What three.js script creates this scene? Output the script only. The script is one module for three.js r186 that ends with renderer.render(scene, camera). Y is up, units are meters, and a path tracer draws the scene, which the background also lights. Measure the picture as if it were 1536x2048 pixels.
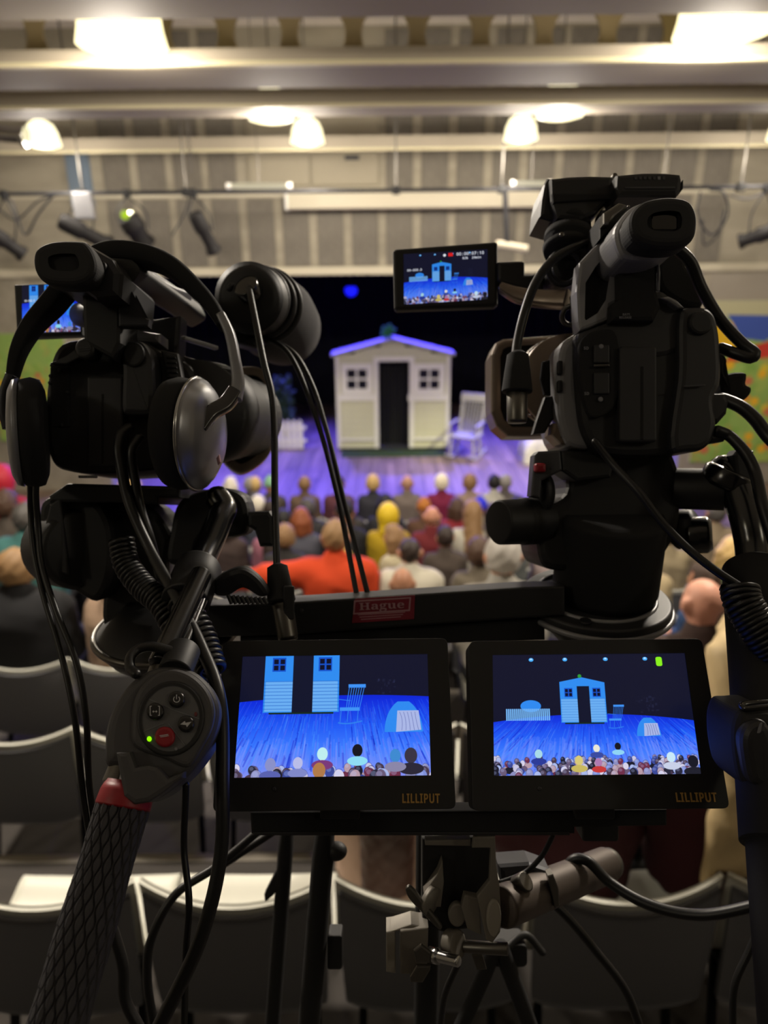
import * as THREE from 'three';
import { mergeGeometries, mergeVertices } from 'three/addons/utils/BufferGeometryUtils.js';
import { RoundedBoxGeometry } from 'three/addons/geometries/RoundedBoxGeometry.js';
import { TextGeometry } from 'three/addons/geometries/TextGeometry.js';
import { FontLoader } from 'three/addons/loaders/FontLoader.js';
import { RectAreaLightUniformsLib } from 'three/addons/lights/RectAreaLightUniformsLib.js';

// ---------------------------------------------------------------- camera, light, exposure
const scene = new THREE.Scene();
scene.background = new THREE.Color(0x000000);
const renderer = new THREE.WebGLRenderer({ antialias: true });
renderer.toneMapping = THREE.LinearToneMapping;
renderer.toneMappingExposure = 1.0;
renderer.shadowMap.enabled = true;
RectAreaLightUniformsLib.init();

const FOCAL = 1365, CAM_H = 3.6;
const camera = new THREE.PerspectiveCamera(2 * Math.atan(1024 / FOCAL) * 180 / Math.PI, 0.75, 0.05, 60);
camera.rotation.order = 'YXZ';
camera.position.set(0, CAM_H, 0);
camera.rotation.set(-19.5 * Math.PI / 180, 0, -0.55 * Math.PI / 180);
camera.focus = 0.5;
camera.userData.fStop = 5.0;
camera.updateMatrixWorld(true); camera.updateProjectionMatrix();
scene.add(camera);

const LAMP_POWER = 9;      // candela of each pendant
const STAGE_BLUE = 165, STAGE_WARM = 150;

// ---------------------------------------------------------------- helpers
const V = (x, y, z) => new THREE.Vector3(x, y, z);
const rad = (a) => a * Math.PI / 180;
let seed = 7;
const rnd = () => { seed = (seed + 0x6d2b79f5) | 0; let t = Math.imul(seed ^ (seed >>> 15), 1 | seed); t = (t + Math.imul(t ^ (t >>> 7), 61 | t)) ^ t; return ((t ^ (t >>> 14)) >>> 0) / 4294967296; };
// a surveyed direction (in photograph pixels) at a distance along the lens axis, as a point of the place
const P = (px, py, d) => V((px - 768) / FOCAL * d, (1024 - py) / FOCAL * d, -d).applyMatrix4(camera.matrixWorld);
const ray = (px, py) => P(px, py, 1).sub(camera.position);
// the same direction, met with the upright plane that stands F metres ahead
const W = (px, py, F) => { const r = ray(px, py); return camera.position.clone().add(r.multiplyScalar(F / -r.z)); };
const toFloor = (a, b, y) => { const t = (y - a.y) / (b.y - a.y); return a.clone().lerp(b, t); };

const taken = {};
const numbered = (n) => { if (!(n in taken)) { taken[n] = 0; return n; } taken[n]++; return n + '_' + String(taken[n]).padStart(3, '0'); };
function thing(name, label, category, base, group) {
  const o = new THREE.Group(); o.name = numbered(name); scene.add(o);
  o.position.copy(base ?? V(0, 0, 0)); o.userData = { label, category };
  if (group) o.userData.group = group;
  return o;
}
// world-space geometry hung under a thing or one of its parts
function part(owner, name, geo, mat, label) {
  let root = owner; while (root.parent && root.parent !== scene) root = root.parent;
  const g = Array.isArray(geo) ? merge(geo) : geo;
  if (root.isGroup) g.translate(-root.position.x, -root.position.y, -root.position.z);
  const m = new THREE.Mesh(g, mat); m.name = name; m.castShadow = m.receiveShadow = true;
  if (label) m.userData.label = label;
  owner.add(m); return m;
}
function local(owner, name, geo, mat, label) {
  const m = new THREE.Mesh(Array.isArray(geo) ? merge(geo) : geo, mat); m.name = name; m.castShadow = m.receiveShadow = true;
  if (label) m.userData.label = label;
  owner.add(m); return m;
}
function struct(name, geo, mat, label, category = 'structure') {
  const m = new THREE.Mesh(Array.isArray(geo) ? merge(geo) : geo, mat); m.name = numbered(name); m.castShadow = m.receiveShadow = true;
  m.userData = { kind: 'structure', label, category }; scene.add(m); return m;
}
function single(name, geo, mat, label, category, group) {
  const m = new THREE.Mesh(Array.isArray(geo) ? merge(geo) : geo, mat); m.name = numbered(name); m.castShadow = m.receiveShadow = true;
  m.userData = { label, category }; if (group) m.userData.group = group; scene.add(m); return m;
}
function clean(g) {
  g = g.index ? g.toNonIndexed() : g;
  for (const k of Object.keys(g.attributes)) if (!['position', 'normal', 'uv'].includes(k)) g.deleteAttribute(k);
  if (!g.attributes.uv) g.setAttribute('uv', new THREE.Float32BufferAttribute(new Float32Array(g.attributes.position.count * 2), 2));
  return g;
}
const merge = (list) => mergeGeometries(list.map(clean));

function frame(px, py, d, tx = 0, ty = 0, tz = 0) {
  const o = P(px, py, d);
  const q = camera.quaternion.clone().multiply(new THREE.Quaternion().setFromEuler(new THREE.Euler(rad(tx), rad(ty), rad(tz), 'YXZ')));
  const X = V(1, 0, 0).applyQuaternion(q), Y = V(0, 1, 0).applyQuaternion(q), N = V(0, 0, 1).applyQuaternion(q);
  const m = new THREE.Matrix4().makeBasis(X, Y, N).setPosition(o);
  const at = (x, y) => { const r = ray(x, y); const t = o.clone().sub(camera.position).dot(N) / r.dot(N); const p = camera.position.clone().add(r.multiplyScalar(t)).sub(o); return V(p.dot(X), p.dot(Y), 0); };
  return { o, q, X, Y, N, m, at };
}
const centre = (pts) => { let a = 1e9, b = -1e9, c = 1e9, e = -1e9; for (const [x, y] of pts) { a = Math.min(a, x); b = Math.max(b, x); c = Math.min(c, y); e = Math.max(e, y); } return [(a + b) / 2, (c + e) / 2]; };
const shapeOf = (pts, fr) => new THREE.Shape(pts.map(([x, y]) => { const p = fr.at(x, y); return new THREE.Vector2(p.x, p.y); }));
// a solid of real thickness: outline on a plane at its distance, going back from there
function slab(pts, d, thick, o = {}) {
  const fr = o.fr ?? frame(...centre(pts), d, o.tx ?? 0, o.ty ?? 0);
  const s = shapeOf(pts, fr); for (const h of o.holes ?? []) s.holes.push(shapeOf(h, fr));
  const b = Math.min(o.bevel ?? 0.0012, thick / 2.2);
  const g = new THREE.ExtrudeGeometry(s, { depth: thick - 2 * b, bevelEnabled: b > 0, bevelThickness: b, bevelSize: b, bevelOffset: -b, bevelSegments: o.seg ?? 2, curveSegments: 8 });
  g.translate(0, 0, -(thick - b) + (o.off ?? 0)); g.applyMatrix4(fr.m); return g;
}
const smooth = (pts, n = 48) => { const c = new THREE.CatmullRomCurve3(pts.map(([x, y]) => V(x, y, 0)), true, 'centripetal'); return c.getPoints(n).slice(0, n).map((p) => [p.x, p.y]); };
const oval = (x, y, rx, ry, a = 0, n = 36) => Array.from({ length: n }, (_, i) => { const t = i / n * Math.PI * 2, u = Math.cos(t) * rx, v = Math.sin(t) * ry; return [x + u * Math.cos(a) - v * Math.sin(a), y + u * Math.sin(a) + v * Math.cos(a)]; });
const rr = (x0, y0, x1, y1, r, n = 5) => { const out = []; for (const [cx, cy, a0] of [[x1 - r, y0 + r, -90], [x1 - r, y1 - r, 0], [x0 + r, y1 - r, 90], [x0 + r, y0 + r, 180]]) for (let i = 0; i <= n; i++) { const t = rad(a0 + 90 * i / n); out.push([cx + Math.cos(t) * r, cy + Math.sin(t) * r]); } return out; };
const turned = (pts, deg) => { const [cx, cy] = centre(pts), c = Math.cos(rad(deg)), s = Math.sin(rad(deg)); return pts.map(([x, y]) => [cx + (x - cx) * c - (y - cy) * s, cy + (x - cx) * s + (y - cy) * c]); };
const zoomed = (ox, oy, k) => (pts) => pts.map(([x, y, ...z]) => [ox + x / k, oy + y / k, ...z]);
// a turned body along an axis: profile of [share of the length, radius]
function lathe(A, B, prof, n = 28) {
  const L = A.distanceTo(B);
  const g = new THREE.LatheGeometry(prof.map(([t, r]) => new THREE.Vector2(Math.max(r, 1e-5), t * L)), n);
  const q = new THREE.Quaternion().setFromUnitVectors(V(0, 1, 0), B.clone().sub(A).normalize());
  g.applyQuaternion(q); g.translate(A.x, A.y, A.z); return g;
}
const rod = (A, B, r, r2 = r, c = 0.08) => lathe(A, B, [[0, 0], [0, r * (1 - c * 2)], [0.02, r], [0.98, r2], [1, r2 * (1 - c * 2)], [1, 0]]);
const puck = (A, B, r) => { const e = Math.min(0.25 * r / A.distanceTo(B), 0.3); return lathe(A, B, [[0, 0], [0, r * .94], [e, r], [1 - e, r], [1, r * .94], [1, 0]], 32); };
const curve = (pts) => new THREE.CatmullRomCurve3(pts.map((p) => p.isVector3 ? p : P(...p)), false, 'centripetal');
function tube(pts, r, n, k = 10) {
  const c = curve(pts); n = n ?? Math.max(16, pts.length * 8);
  const ends = [c.getPoint(0), c.getPoint(1)].map((p) => new THREE.SphereGeometry(r, 8, 6).translate(p.x, p.y, p.z));
  return merge([new THREE.TubeGeometry(c, n, r, k), ...ends]);
}
function coil(pts, R, r, turns) {
  const c = curve(pts), n = turns * 14, out = [], f = c.computeFrenetFrames(n, false);
  for (let i = 0; i <= n; i++) { const a = i / 14 * Math.PI * 2, p = c.getPointAt(i / n); out.push(p.addScaledVector(f.normals[i], Math.cos(a) * R).addScaledVector(f.binormals[i], Math.sin(a) * R)); }
  return new THREE.TubeGeometry(new THREE.CatmullRomCurve3(out), n * 2, r, 6);
}
// a strap: oval section swept along a path, widths per control point; depth runs along the lens axis
function strap(pts, widths, deep, n = 60, sq = 0.5) {
  const c = curve(pts), zc = V(0, 0, 1).applyQuaternion(camera.quaternion), pos = [], idx = [], K = 16;
  for (let i = 0; i <= n; i++) {
    const t = i / n, p = c.getPoint(t), tg = c.getTangent(t), nn = tg.clone().cross(zc).normalize(), bb = tg.clone().cross(nn).normalize();
    const f = t * (widths.length - 1), a = Math.floor(Math.min(f, widths.length - 1.001)), w = THREE.MathUtils.lerp(widths[a], widths[a + 1], f - a);
    const dz = Array.isArray(deep) ? THREE.MathUtils.lerp(deep[a], deep[a + 1], f - a) : deep;
    for (let k = 0; k < K; k++) { const th = k / K * 2 * Math.PI, cc = Math.cos(th), ss = Math.sin(th); const q = p.clone().addScaledVector(nn, Math.sign(cc) * Math.abs(cc) ** sq * w / 2).addScaledVector(bb, Math.sign(ss) * Math.abs(ss) ** sq * dz / 2); pos.push(q.x, q.y, q.z); }
  }
  for (let i = 0; i < n; i++) for (let k = 0; k < K; k++) { const a = i * K + k, b = i * K + (k + 1) % K; idx.push(a, b, a + K, b, b + K, a + K); }
  for (const [e, fl] of [[0, 1], [n, 0]]) { const p = c.getPoint(e / n); pos.push(p.x, p.y, p.z); const m = pos.length / 3 - 1; for (let k = 0; k < K; k++) { const a = e * K + k, b = e * K + (k + 1) % K; fl ? idx.push(m, b, a) : idx.push(m, a, b); } }
  const g = new THREE.BufferGeometry(); g.setAttribute('position', new THREE.Float32BufferAttribute(pos, 3)); g.setIndex(idx); g.computeVertexNormals(); return g;
}
const ball = (p, r, sx = 1, sy = 1, sz = 1) => new THREE.SphereGeometry(r, 20, 14).scale(sx, sy, sz).translate(p.x, p.y, p.z);
// upright box between two world corners
function box(x0, y0, z0, x1, y1, z1, r = 0) {
  const w = Math.abs(x1 - x0), h = Math.abs(y1 - y0), l = Math.abs(z1 - z0);
  const g = r ? new RoundedBoxGeometry(w, h, l, 2, Math.min(r, w / 2.1, h / 2.1, l / 2.1)) : new THREE.BoxGeometry(w, h, l);
  return g.translate((x0 + x1) / 2, (y0 + y1) / 2, (z0 + z1) / 2);
}
const bar = (A, B, w, h = w, r = 0.002) => { const L = A.distanceTo(B); const g = new RoundedBoxGeometry(w, L, h, 2, Math.min(r, w / 2.1, h / 2.1)); g.applyQuaternion(new THREE.Quaternion().setFromUnitVectors(V(0, 1, 0), B.clone().sub(A).normalize())); const m = A.clone().add(B).multiplyScalar(.5); return g.translate(m.x, m.y, m.z); };
// a flat picture surface with uv 0..1 on a frame
function picture(pts, fr, off = 0) {       // pts: top-left, top-right, bottom-right, bottom-left
  const [a, b, c, d] = pts.map(([x, y]) => fr.at(x, y)), N = 8, pos = [], uv = [], idx = [];
  for (let j = 0; j <= N; j++) for (let i = 0; i <= N; i++) { const u = i / N, v = j / N; const p = a.clone().lerp(b, u).lerp(d.clone().lerp(c, u), v); pos.push(p.x, p.y, off); uv.push(u, 1 - v); }
  for (let j = 0; j < N; j++) for (let i = 0; i < N; i++) { const k = j * (N + 1) + i; idx.push(k, k + N + 1, k + 1, k + 1, k + N + 1, k + N + 2); }
  const g = new THREE.BufferGeometry(); g.setAttribute('position', new THREE.Float32BufferAttribute(pos, 3)); g.setAttribute('uv', new THREE.Float32BufferAttribute(uv, 2)); g.setIndex(idx); g.computeVertexNormals();
  return g.applyMatrix4(fr.m);
}
const canvas = (w, h, draw) => { const c = document.createElement('canvas'); c.width = w; c.height = h; draw(c.getContext('2d'), w, h); const t = new THREE.CanvasTexture(c); t.colorSpace = THREE.SRGBColorSpace; return t; };
const font = await new FontLoader().loadAsync('fonts/droid/droid_sans_bold.typeface.json');
const serif = await new FontLoader().loadAsync('fonts/droid/droid_serif_bold.typeface.json');
function lettering(str, f, px, py, hpx, d, o = {}) {      // baseline start at px,py
  const fr = o.fr ?? frame(px, py, d, o.tx ?? 0, o.ty ?? 0, o.tz ?? 0), size = hpx * d / FOCAL;
  const g = new TextGeometry(str, { font: f, size, depth: 0.0004, curveSegments: 4, bevelEnabled: false });
  g.scale(o.sx ?? 1, 1, 1); if (o.tz) g.rotateZ(rad(o.tz) * (o.fr ? 1 : 0));
  const p = fr.at(px, py); g.translate(p.x, p.y, (o.off ?? 0) - 0.0002); return g.applyMatrix4(fr.m);
}

// ---------------------------------------------------------------- materials
const mat = (c, rough = 0.6, metal = 0, o = {}) => new THREE.MeshPhysicalMaterial({ color: c, roughness: rough, metalness: metal, ...o });
function noiseTex(w, h, lo, hi, sx, sy, oct = 3) {
  const d = new Uint8Array(w * h * 4), grid = []; let s = 11;
  const r = () => { s = Math.imul(s ^ (s >>> 15), 0x2c1b3c6d) + 0x9e3779b9 | 0; return ((s ^ (s >>> 13)) >>> 0) / 4294967296; };
  for (let o = 0; o < oct; o++) { const gx = Math.max(2, sx << o), gy = Math.max(2, sy << o); grid.push([gx, gy, Float32Array.from({ length: gx * gy }, r)]); }
  for (let y = 0; y < h; y++) for (let x = 0; x < w; x++) {
    let v = 0, a = 0.5, t = 0;
    for (const [gx, gy, g] of grid) { const fx = x / w * gx, fy = y / h * gy, i = Math.floor(fx), j = Math.floor(fy), u = fx - i, q = fy - j; const G = (p, k) => g[(k % gy) * gx + p % gx]; v += a * ((G(i, j) * (1 - u) + G(i + 1, j) * u) * (1 - q) + (G(i, j + 1) * (1 - u) + G(i + 1, j + 1) * u) * q); t += a; a *= 0.6; }
    const c = lo + (hi - lo) * v / t; d.set([c, c, c, 255], (y * w + x) * 4);
  }
  const tx = new THREE.DataTexture(d, w, h); tx.wrapS = tx.wrapT = THREE.RepeatWrapping; tx.magFilter = THREE.LinearFilter; tx.colorSpace = THREE.SRGBColorSpace; tx.needsUpdate = true; return tx;
}
const grainTex = noiseTex(256, 256, 205, 255, 24, 24, 3), woodTex = noiseTex(256, 256, 150, 255, 40, 3, 3), weaveTex = noiseTex(128, 128, 170, 255, 60, 60, 2);
const M = {
  black: mat(0x151517, 0.55), blackMatte: mat(0x111113, 0.85), blackGloss: mat(0x0e0e10, 0.22, 0, { clearcoat: 0.5, clearcoatRoughness: 0.2 }), rubber: mat(0x19191b, 0.75), softblack: mat(0x141416, 0.95),
  foam: mat(0x3e3d41, 0.9), bodygrey: mat(0x232326, 0.5), panelgrey: mat(0x3a3a3e, 0.5), silver: mat(0x8d8d90, 0.34, 0.75), dullsilver: mat(0x88888c, 0.4, 0.25), gunmetal: mat(0x323236, 0.45, 0.5), bronze: mat(0x7a6c60, 0.32, 0.4), chrome: mat(0xb4b4b4, 0.2, 1), steel: mat(0x6a6762, 0.38, 0.9), tubemetal: mat(0x544b45, 0.5, 0.4), panel2: mat(0x58585a, 0.55), shellgrey: mat(0x424143, 0.6), worn: mat(0x77726a, 0.5, 0.3), wornlight: mat(0x98938a, 0.5, 0.3),
  red: mat(0x8e1420, 0.45), redLabel: mat(0x741428, 0.6), white: mat(0xe9e7df, 0.6), cream: mat(0xd8d2bd, 0.7, 0, { map: grainTex }), print: mat(0xb8b8bc, 0.6), gold: mat(0xb08a4a, 0.45, 0.3), faint: mat(0x77777c, 0.6), pinkPrint: mat(0xa07880, 0.6),
  cable: mat(0x0d0d0f, 0.42), blueRibs: mat(0x262628, 0.45),
  glass: mat(0x050506, 0.08, 0, { clearcoat: 1 }),
};
const glow = (hex, k) => new THREE.MeshStandardMaterial({ color: 0x000000, roughness: 0.4, emissive: hex, emissiveIntensity: k });
const screenMat = (tex, k = 1) => new THREE.MeshStandardMaterial({ color: 0x020202, roughness: 0.25, emissive: 0xffffff, emissiveMap: tex, emissiveIntensity: k });
// ---------------------------------------------------------------- the hall
const WF = 11.5;                                    // the wall over the stage stands this far ahead
const ROWS = Array.from({ length: 8 }, (_, k) => ({ F: 1.42 + 0.92 * k, y: Math.max(0, CAM_H - 2.29 - 0.23 * k) }));
const PLAT = 1.54;
const XL = -8.2, XR = 8.2, CEIL = 6.9, HEAD_Y = W(768, 549, WF).y, BEAM_Y = 5.19;
const S = {
  wall: mat(0xaaa28f, 0.85, 0, { map: grainTex }), panel: mat(0x7d776c, 0.9, 0, { map: grainTex }), dark: mat(0x2a2724, 0.9), ceiling: mat(0xd4ccbc, 0.9), beam: mat(0x978e7e, 0.75), web: mat(0x8d7d5c, 0.8), beamedge: mat(0xc2b998, 0.6),
  tread: mat(0x4b4642, 0.9, 0, { map: grainTex }), riser: mat(0x6d665c, 0.9), nose: mat(0x8c857a, 0.6, 0.3), curtain: mat(0x09090c, 1), blueCol: mat(0x6d7c8c, 0.8), screenCase: mat(0xc4bca6, 0.6), door: mat(0x978f7c, .7), backwall: mat(0x3c3833, 0.95),
};
struct('wall_left', box(XL - .2, -0.2, 4.2, XL, CEIL, -20.2), S.wall, 'pale side wall of the hall', 'wall');
struct('wall_right', box(XR, -0.2, 4.2, XR + .2, CEIL, -20.2), S.wall, 'pale grey side wall of the hall opposite', 'wall');
struct('wall_back', box(XL, -0.2, 4.2, XR, CEIL, 4.0), S.backwall, 'dark rear wall of the hall behind the seating', 'wall');
struct('ceiling', box(XL - .2, CEIL, 4.2, XR + .2, CEIL + .2, -20.2), S.ceiling, 'pale hall ceiling above the beams', 'ceiling');
struct('floor', box(XL, -0.2, 4.2, XR, 0, -9.4), S.tread, 'dark flat hall floor in front of stage', 'floor');
// raked tiers
struct('floor', box(XL, 0, 4.0, XR, PLAT, -(ROWS[0].F - 0.14), 0), S.tread, 'rear camera platform of the raked seating', 'floor');
ROWS.forEach((r, k) => {
  if (r.y < 0.02) return;
  const z0 = -(r.F - 0.14), z1 = -(r.F + 0.78);
  const t = struct('floor', box(XL, 0, z0, XR, r.y, z1), S.tread, ['first', 'second', 'third', 'fourth', 'fifth', 'sixth'][k] + ' seating tier below the camera platform', 'floor');
  const n = local(t, 'stair_nosing', box(XL, r.y - 0.035, z1 + .03, XR, r.y + .004, z1 - .012), S.nose); n.userData.label = 'pale metal nosing along the tier edge';
});
// wall over the stage: pale battens with grey panels set between them
{
  const zf = -WF, x0 = W(165, 560, WF).x, x1 = W(1405, 560, WF).x;
  const wf = struct('wall_front', [box(XL, HEAD_Y, zf, XR, CEIL, zf - .25), box(XL, 0, zf, x0, HEAD_Y, zf - .25), box(x1, 0, zf, XR, HEAD_Y, zf - .25)], S.wall, 'pale wall above the stage opening with grey panels', 'wall');
  struct('trim_1', box(XL, HEAD_Y, zf + .05, XR, HEAD_Y + .12, zf, .01), S.screenCase, 'pale lintel board along the stage opening', 'trim');
  const yRail = W(768, 392, WF).y, step = W(695.8, 465, WF).x - W(627, 465, WF).x, xb = W(627, 465, WF).x;
  struct('trim_2', box(XL, yRail, zf + .03, XR, yRail + .07, zf, .005), S.screenCase, 'pale horizontal rail across the grey wall panels', 'trim');
  const gap = 0.125, paleA = W(480, 320, WF).x, paleB = W(765, 320, WF).x, paleL = W(200, 320, WF).x;
  for (let n = -12; n < 12; n++) {
    const a = xb + n * step + gap / 2, b = xb + (n + 1) * step - gap / 2, mid = (a + b) / 2;
    if (b > XR - .1 || a < XL + .1) continue;
    if (mid > paleL - .3) local(wf, 'panel', box(a, HEAD_Y + .14, zf + .025, b, yRail - .02, zf, .004), S.panel);
    if (mid > paleL && !(mid > paleA && mid < paleB)) local(wf, 'panel', box(a, yRail + .1, zf + .025, b, CEIL - .05, zf, .004), S.panel);
  }
  // grey lower wall beside the stage
  local(wf, 'lower_panel', box(x1 + .12, 0.02, zf + .02, XR - .02, HEAD_Y - .02, zf), mat(0x9a9285, .9));
  struct('trim_3', box(W(136, 340, WF).x, yRail - .1, zf + .07, W(182, 340, WF).x, W(150, 300, WF).y, zf, .01), S.blueCol, 'blue grey wall strip beside the pale wall', 'trim');
}
// deep stage box, black drapes
struct('wall_stage', [box(XL, -0.2, -20, XR, CEIL, -20.2), box(XL, 4.6, -WF - .25, XR, 4.7, -20)], S.curtain, 'black back wall and lid of the stage', 'wall');
{
  const mk = (x, z, w, n, side) => { const pos = []; const g = new THREE.PlaneGeometry(w, 4.55, n * 8, 1); const p = g.attributes.position; for (let i = 0; i < p.count; i++) p.setZ(i, Math.sin(p.getX(i) / w * n * Math.PI * 2) * 0.07); g.computeVertexNormals(); const back = g.clone().translate(0, 0, -.02); const gg = merge([g, back]); if (side) gg.rotateY(Math.PI / 2); return gg.translate(x, 2.28, z); };
  single('stage_curtain', mk(0, -19.3, 15.6, 40), S.curtain, 'black pleated drape across the back of the stage', 'curtain');
  single('stage_curtain', mk(-7.6, -15.5, 7.2, 16, 1), S.curtain, 'black pleated wing drape near the picket fence', 'curtain');
  single('stage_curtain', mk(7.6, -15.5, 7.2, 16, 1), S.curtain, 'black pleated wing drape past the covered box', 'curtain');
}
// stage floor: boards running away from the audience
{
  const wood = ['#a08878', '#96806f', '#a98f7c', '#8e7868'].map((c) => mat(c, 0.5, 0, { map: woodTex }));
  const f = struct('floor_stage', box(XL, -0.2, -9.4, XR, -0.012, -20), S.dark, 'wooden board floor of the stage', 'floor');
  const bw = 0.24; let i = 0;
  for (let x = XL + .05; x < XR - bw; x += bw) { const cuts = [-9.42, -11.6 - (i * 7 % 5) * .5, -15.2 - (i * 3 % 4) * .7, -19.95]; for (let k = 0; k < 3; k++) { const g = box(x + .004, -0.012, cuts[k], x + bw - .004, 0, cuts[k + 1] + .006); const uv = g.attributes.uv; for (let q = 0; q < uv.count; q++) uv.setXY(q, uv.getX(q) * .12 + i * .37, uv.getY(q) * .9 + k * .3); local(f, 'plank', g, wood[(i * 5 + k * 3 + (i >> 2)) % 4]); } i++; }
}
// ceiling beams: boxed lower chord, pierced web above it
{
  function beam(F, depth, h, label, web) {
    const m = struct('beam', box(XL, BEAM_Y, -F, XR, BEAM_Y + h, -F - depth, .01), S.beam, label, 'beam');
    const lip = local(m, 'lip', box(XL, BEAM_Y - .03, -F + .02, XR, BEAM_Y + .004, -F - .05), S.beamedge);
    if (web) {
      const s = new THREE.Shape([[XL, BEAM_Y + h], [XR, BEAM_Y + h], [XR, CEIL], [XL, CEIL]].map(([x, y]) => new THREE.Vector2(x, y)));
      for (const px of web) { const c = W(px, 68, F + .35); if (c.x < XL + .4 || c.x > XR - .4) continue; const p = new THREE.Path(); p.absarc(c.x, c.y, .2, 0, Math.PI * 2, true); s.holes.push(p); }
      const g = new THREE.ExtrudeGeometry(s, { depth: .03, bevelEnabled: false, curveSegments: 20 }); g.translate(0, 0, -F - .38);
      local(m, 'pierced_web', g, S.web, 'tan web plate with a row of round holes');
    }
    return m;
  }
  const holes = []; for (let k = -7; k < 8; k++) holes.push(768 + (k + .02) * 127.5);
  beam(4.35, 1.04, .3, 'boxed ceiling beam closest to the rear platform');
  beam(6.38, .85, .1, 'ceiling beam with pierced tan web behind drum lamps', holes);
  beam(7.87, .62, .14, 'narrow ceiling beam behind the pierced beam');
  beam(10.55, .16, .16, 'slim ceiling beam closest to the stage wall');
}
// pendant lamps
const lampGlow = glow(0xfff0b8, 2.4), bellGlow = glow(0xfff3c4, 2.0);
function lamp(kind, px, py, wpx, F, label, group) { const c = W(px, py, F), d = -c.clone().sub(camera.position).applyQuaternion(camera.quaternion.clone().invert()).z; return lampAt(kind, c, wpx / 2 * d / FOCAL, label, group); }
function lampAt(kind, c, r, label, group, power) {
  const t = thing(kind === 'drum' ? 'drum_pendant_lamp' : 'bell_pendant_lamp', label, 'lamp', V(c.x, c.y, c.z), group);
  if (kind === 'drum') {
    local(t, 'shade', new THREE.LatheGeometry([[r * .9, r * .62], [r * .93, r * .3], [r, 0], [r * .985, 0], [r * .9, r * .3], [r * .88, r * .62], [r * .9, r * .62]].map(([a, b]) => new THREE.Vector2(a, b)), 40), lampGlow);
    local(t, 'diffuser', new THREE.LatheGeometry([[0, -.05 * r], [r * .6, -.035 * r], [r * .98, 0.01 * r], [r * .6, .02 * r], [0, .02 * r]].map(([a, b]) => new THREE.Vector2(a, b)), 40), lampGlow);
    local(t, 'cap', new THREE.CylinderGeometry(r * .3, r * .9, r * .1, 30).translate(0, r * .67, 0), M.white);
  } else {
    local(t, 'shade', new THREE.LatheGeometry([[.02, r * 1.35], [r * .35, r * 1.3], [r * .68, r * 1.1], [r * .88, r * .7], [r, 0], [r * .97, 0], [r * .84, r * .7], [r * .64, r * 1.06], [.02, r * 1.3]].map(([a, b]) => new THREE.Vector2(a, b)), 32), bellGlow);
    local(t, 'diffuser', new THREE.LatheGeometry([[0, -.03], [r * .7, -.02], [r * .97, .01], [r * .7, .02], [0, .02]].map(([a, b]) => new THREE.Vector2(a, b)), 32), lampGlow);
    local(t, 'cap', new THREE.CylinderGeometry(.03, .05, .08, 16).translate(0, r * 1.36, 0), M.white);
  }
  local(t, 'rod', new THREE.CylinderGeometry(.008, .008, CEIL - .01 - c.y - r * .7, 8).translate(0, r * .7 + (CEIL - .01 - c.y - r * .7) / 2, 0), M.steel);
  const l = new THREE.PointLight(0xfff3e2, power ?? LAMP_POWER * (kind === 'drum' ? 1.2 : 1), 0, 2); l.position.set(0, -.1, 0); l.castShadow = true; l.shadow.radius = 9; t.add(l);
  return t;
}
lamp('drum', 245, 92, 176, 6.02, 'glowing drum pendant lamp over the wall spotlights side', 'drum pendants');
lamp('drum', 1444, 68, 186, 6.02, 'glowing drum pendant lamp above the viewfinder camcorder with top boxes', 'drum pendants');
for (const [x, s] of [[-3.1, 'near the pale side wall'], [3.3, 'near the grey side wall']]) lampAt('drum', V(x, 5.35, 1.5), .4, 'drum pendant lamp over the rear platform ' + s, 'rear drum pendants', 2.3);
for (const [x, s] of [[-2.5, 'above the headphone camcorder side'], [2.6, 'above the pan bar side']]) lampAt('drum', V(x, 5.35, -3.7), .4, 'drum pendant lamp over the raked seats ' + s, 'drum pendants over the seats', 50);
lamp('bell', 87, 291, 68, 9.5, 'glowing bell pendant lamp beside the silver ceiling pipe', 'bell pendants');
lamp('bell', 615, 286, 68, 9.5, 'glowing bell pendant lamp before the pale wall doors', 'bell pendants');
lamp('bell', 1041, 280, 68, 9.5, 'glowing bell pendant lamp before the grey wall panels', 'bell pendants');
lamp('bell', 1570, 278, 68, 9.5, 'glowing bell pendant lamp at the far wall edge', 'bell pendants');
lamp('bell', 543, 240, 88, 8.62, 'shallow pendant lamp half hidden by narrow beam near doors', 'half hidden pendants');
lamp('bell', 1119, 233, 92, 8.62, 'shallow pendant lamp half hidden by narrow beam over panels', 'half hidden pendants');
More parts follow.
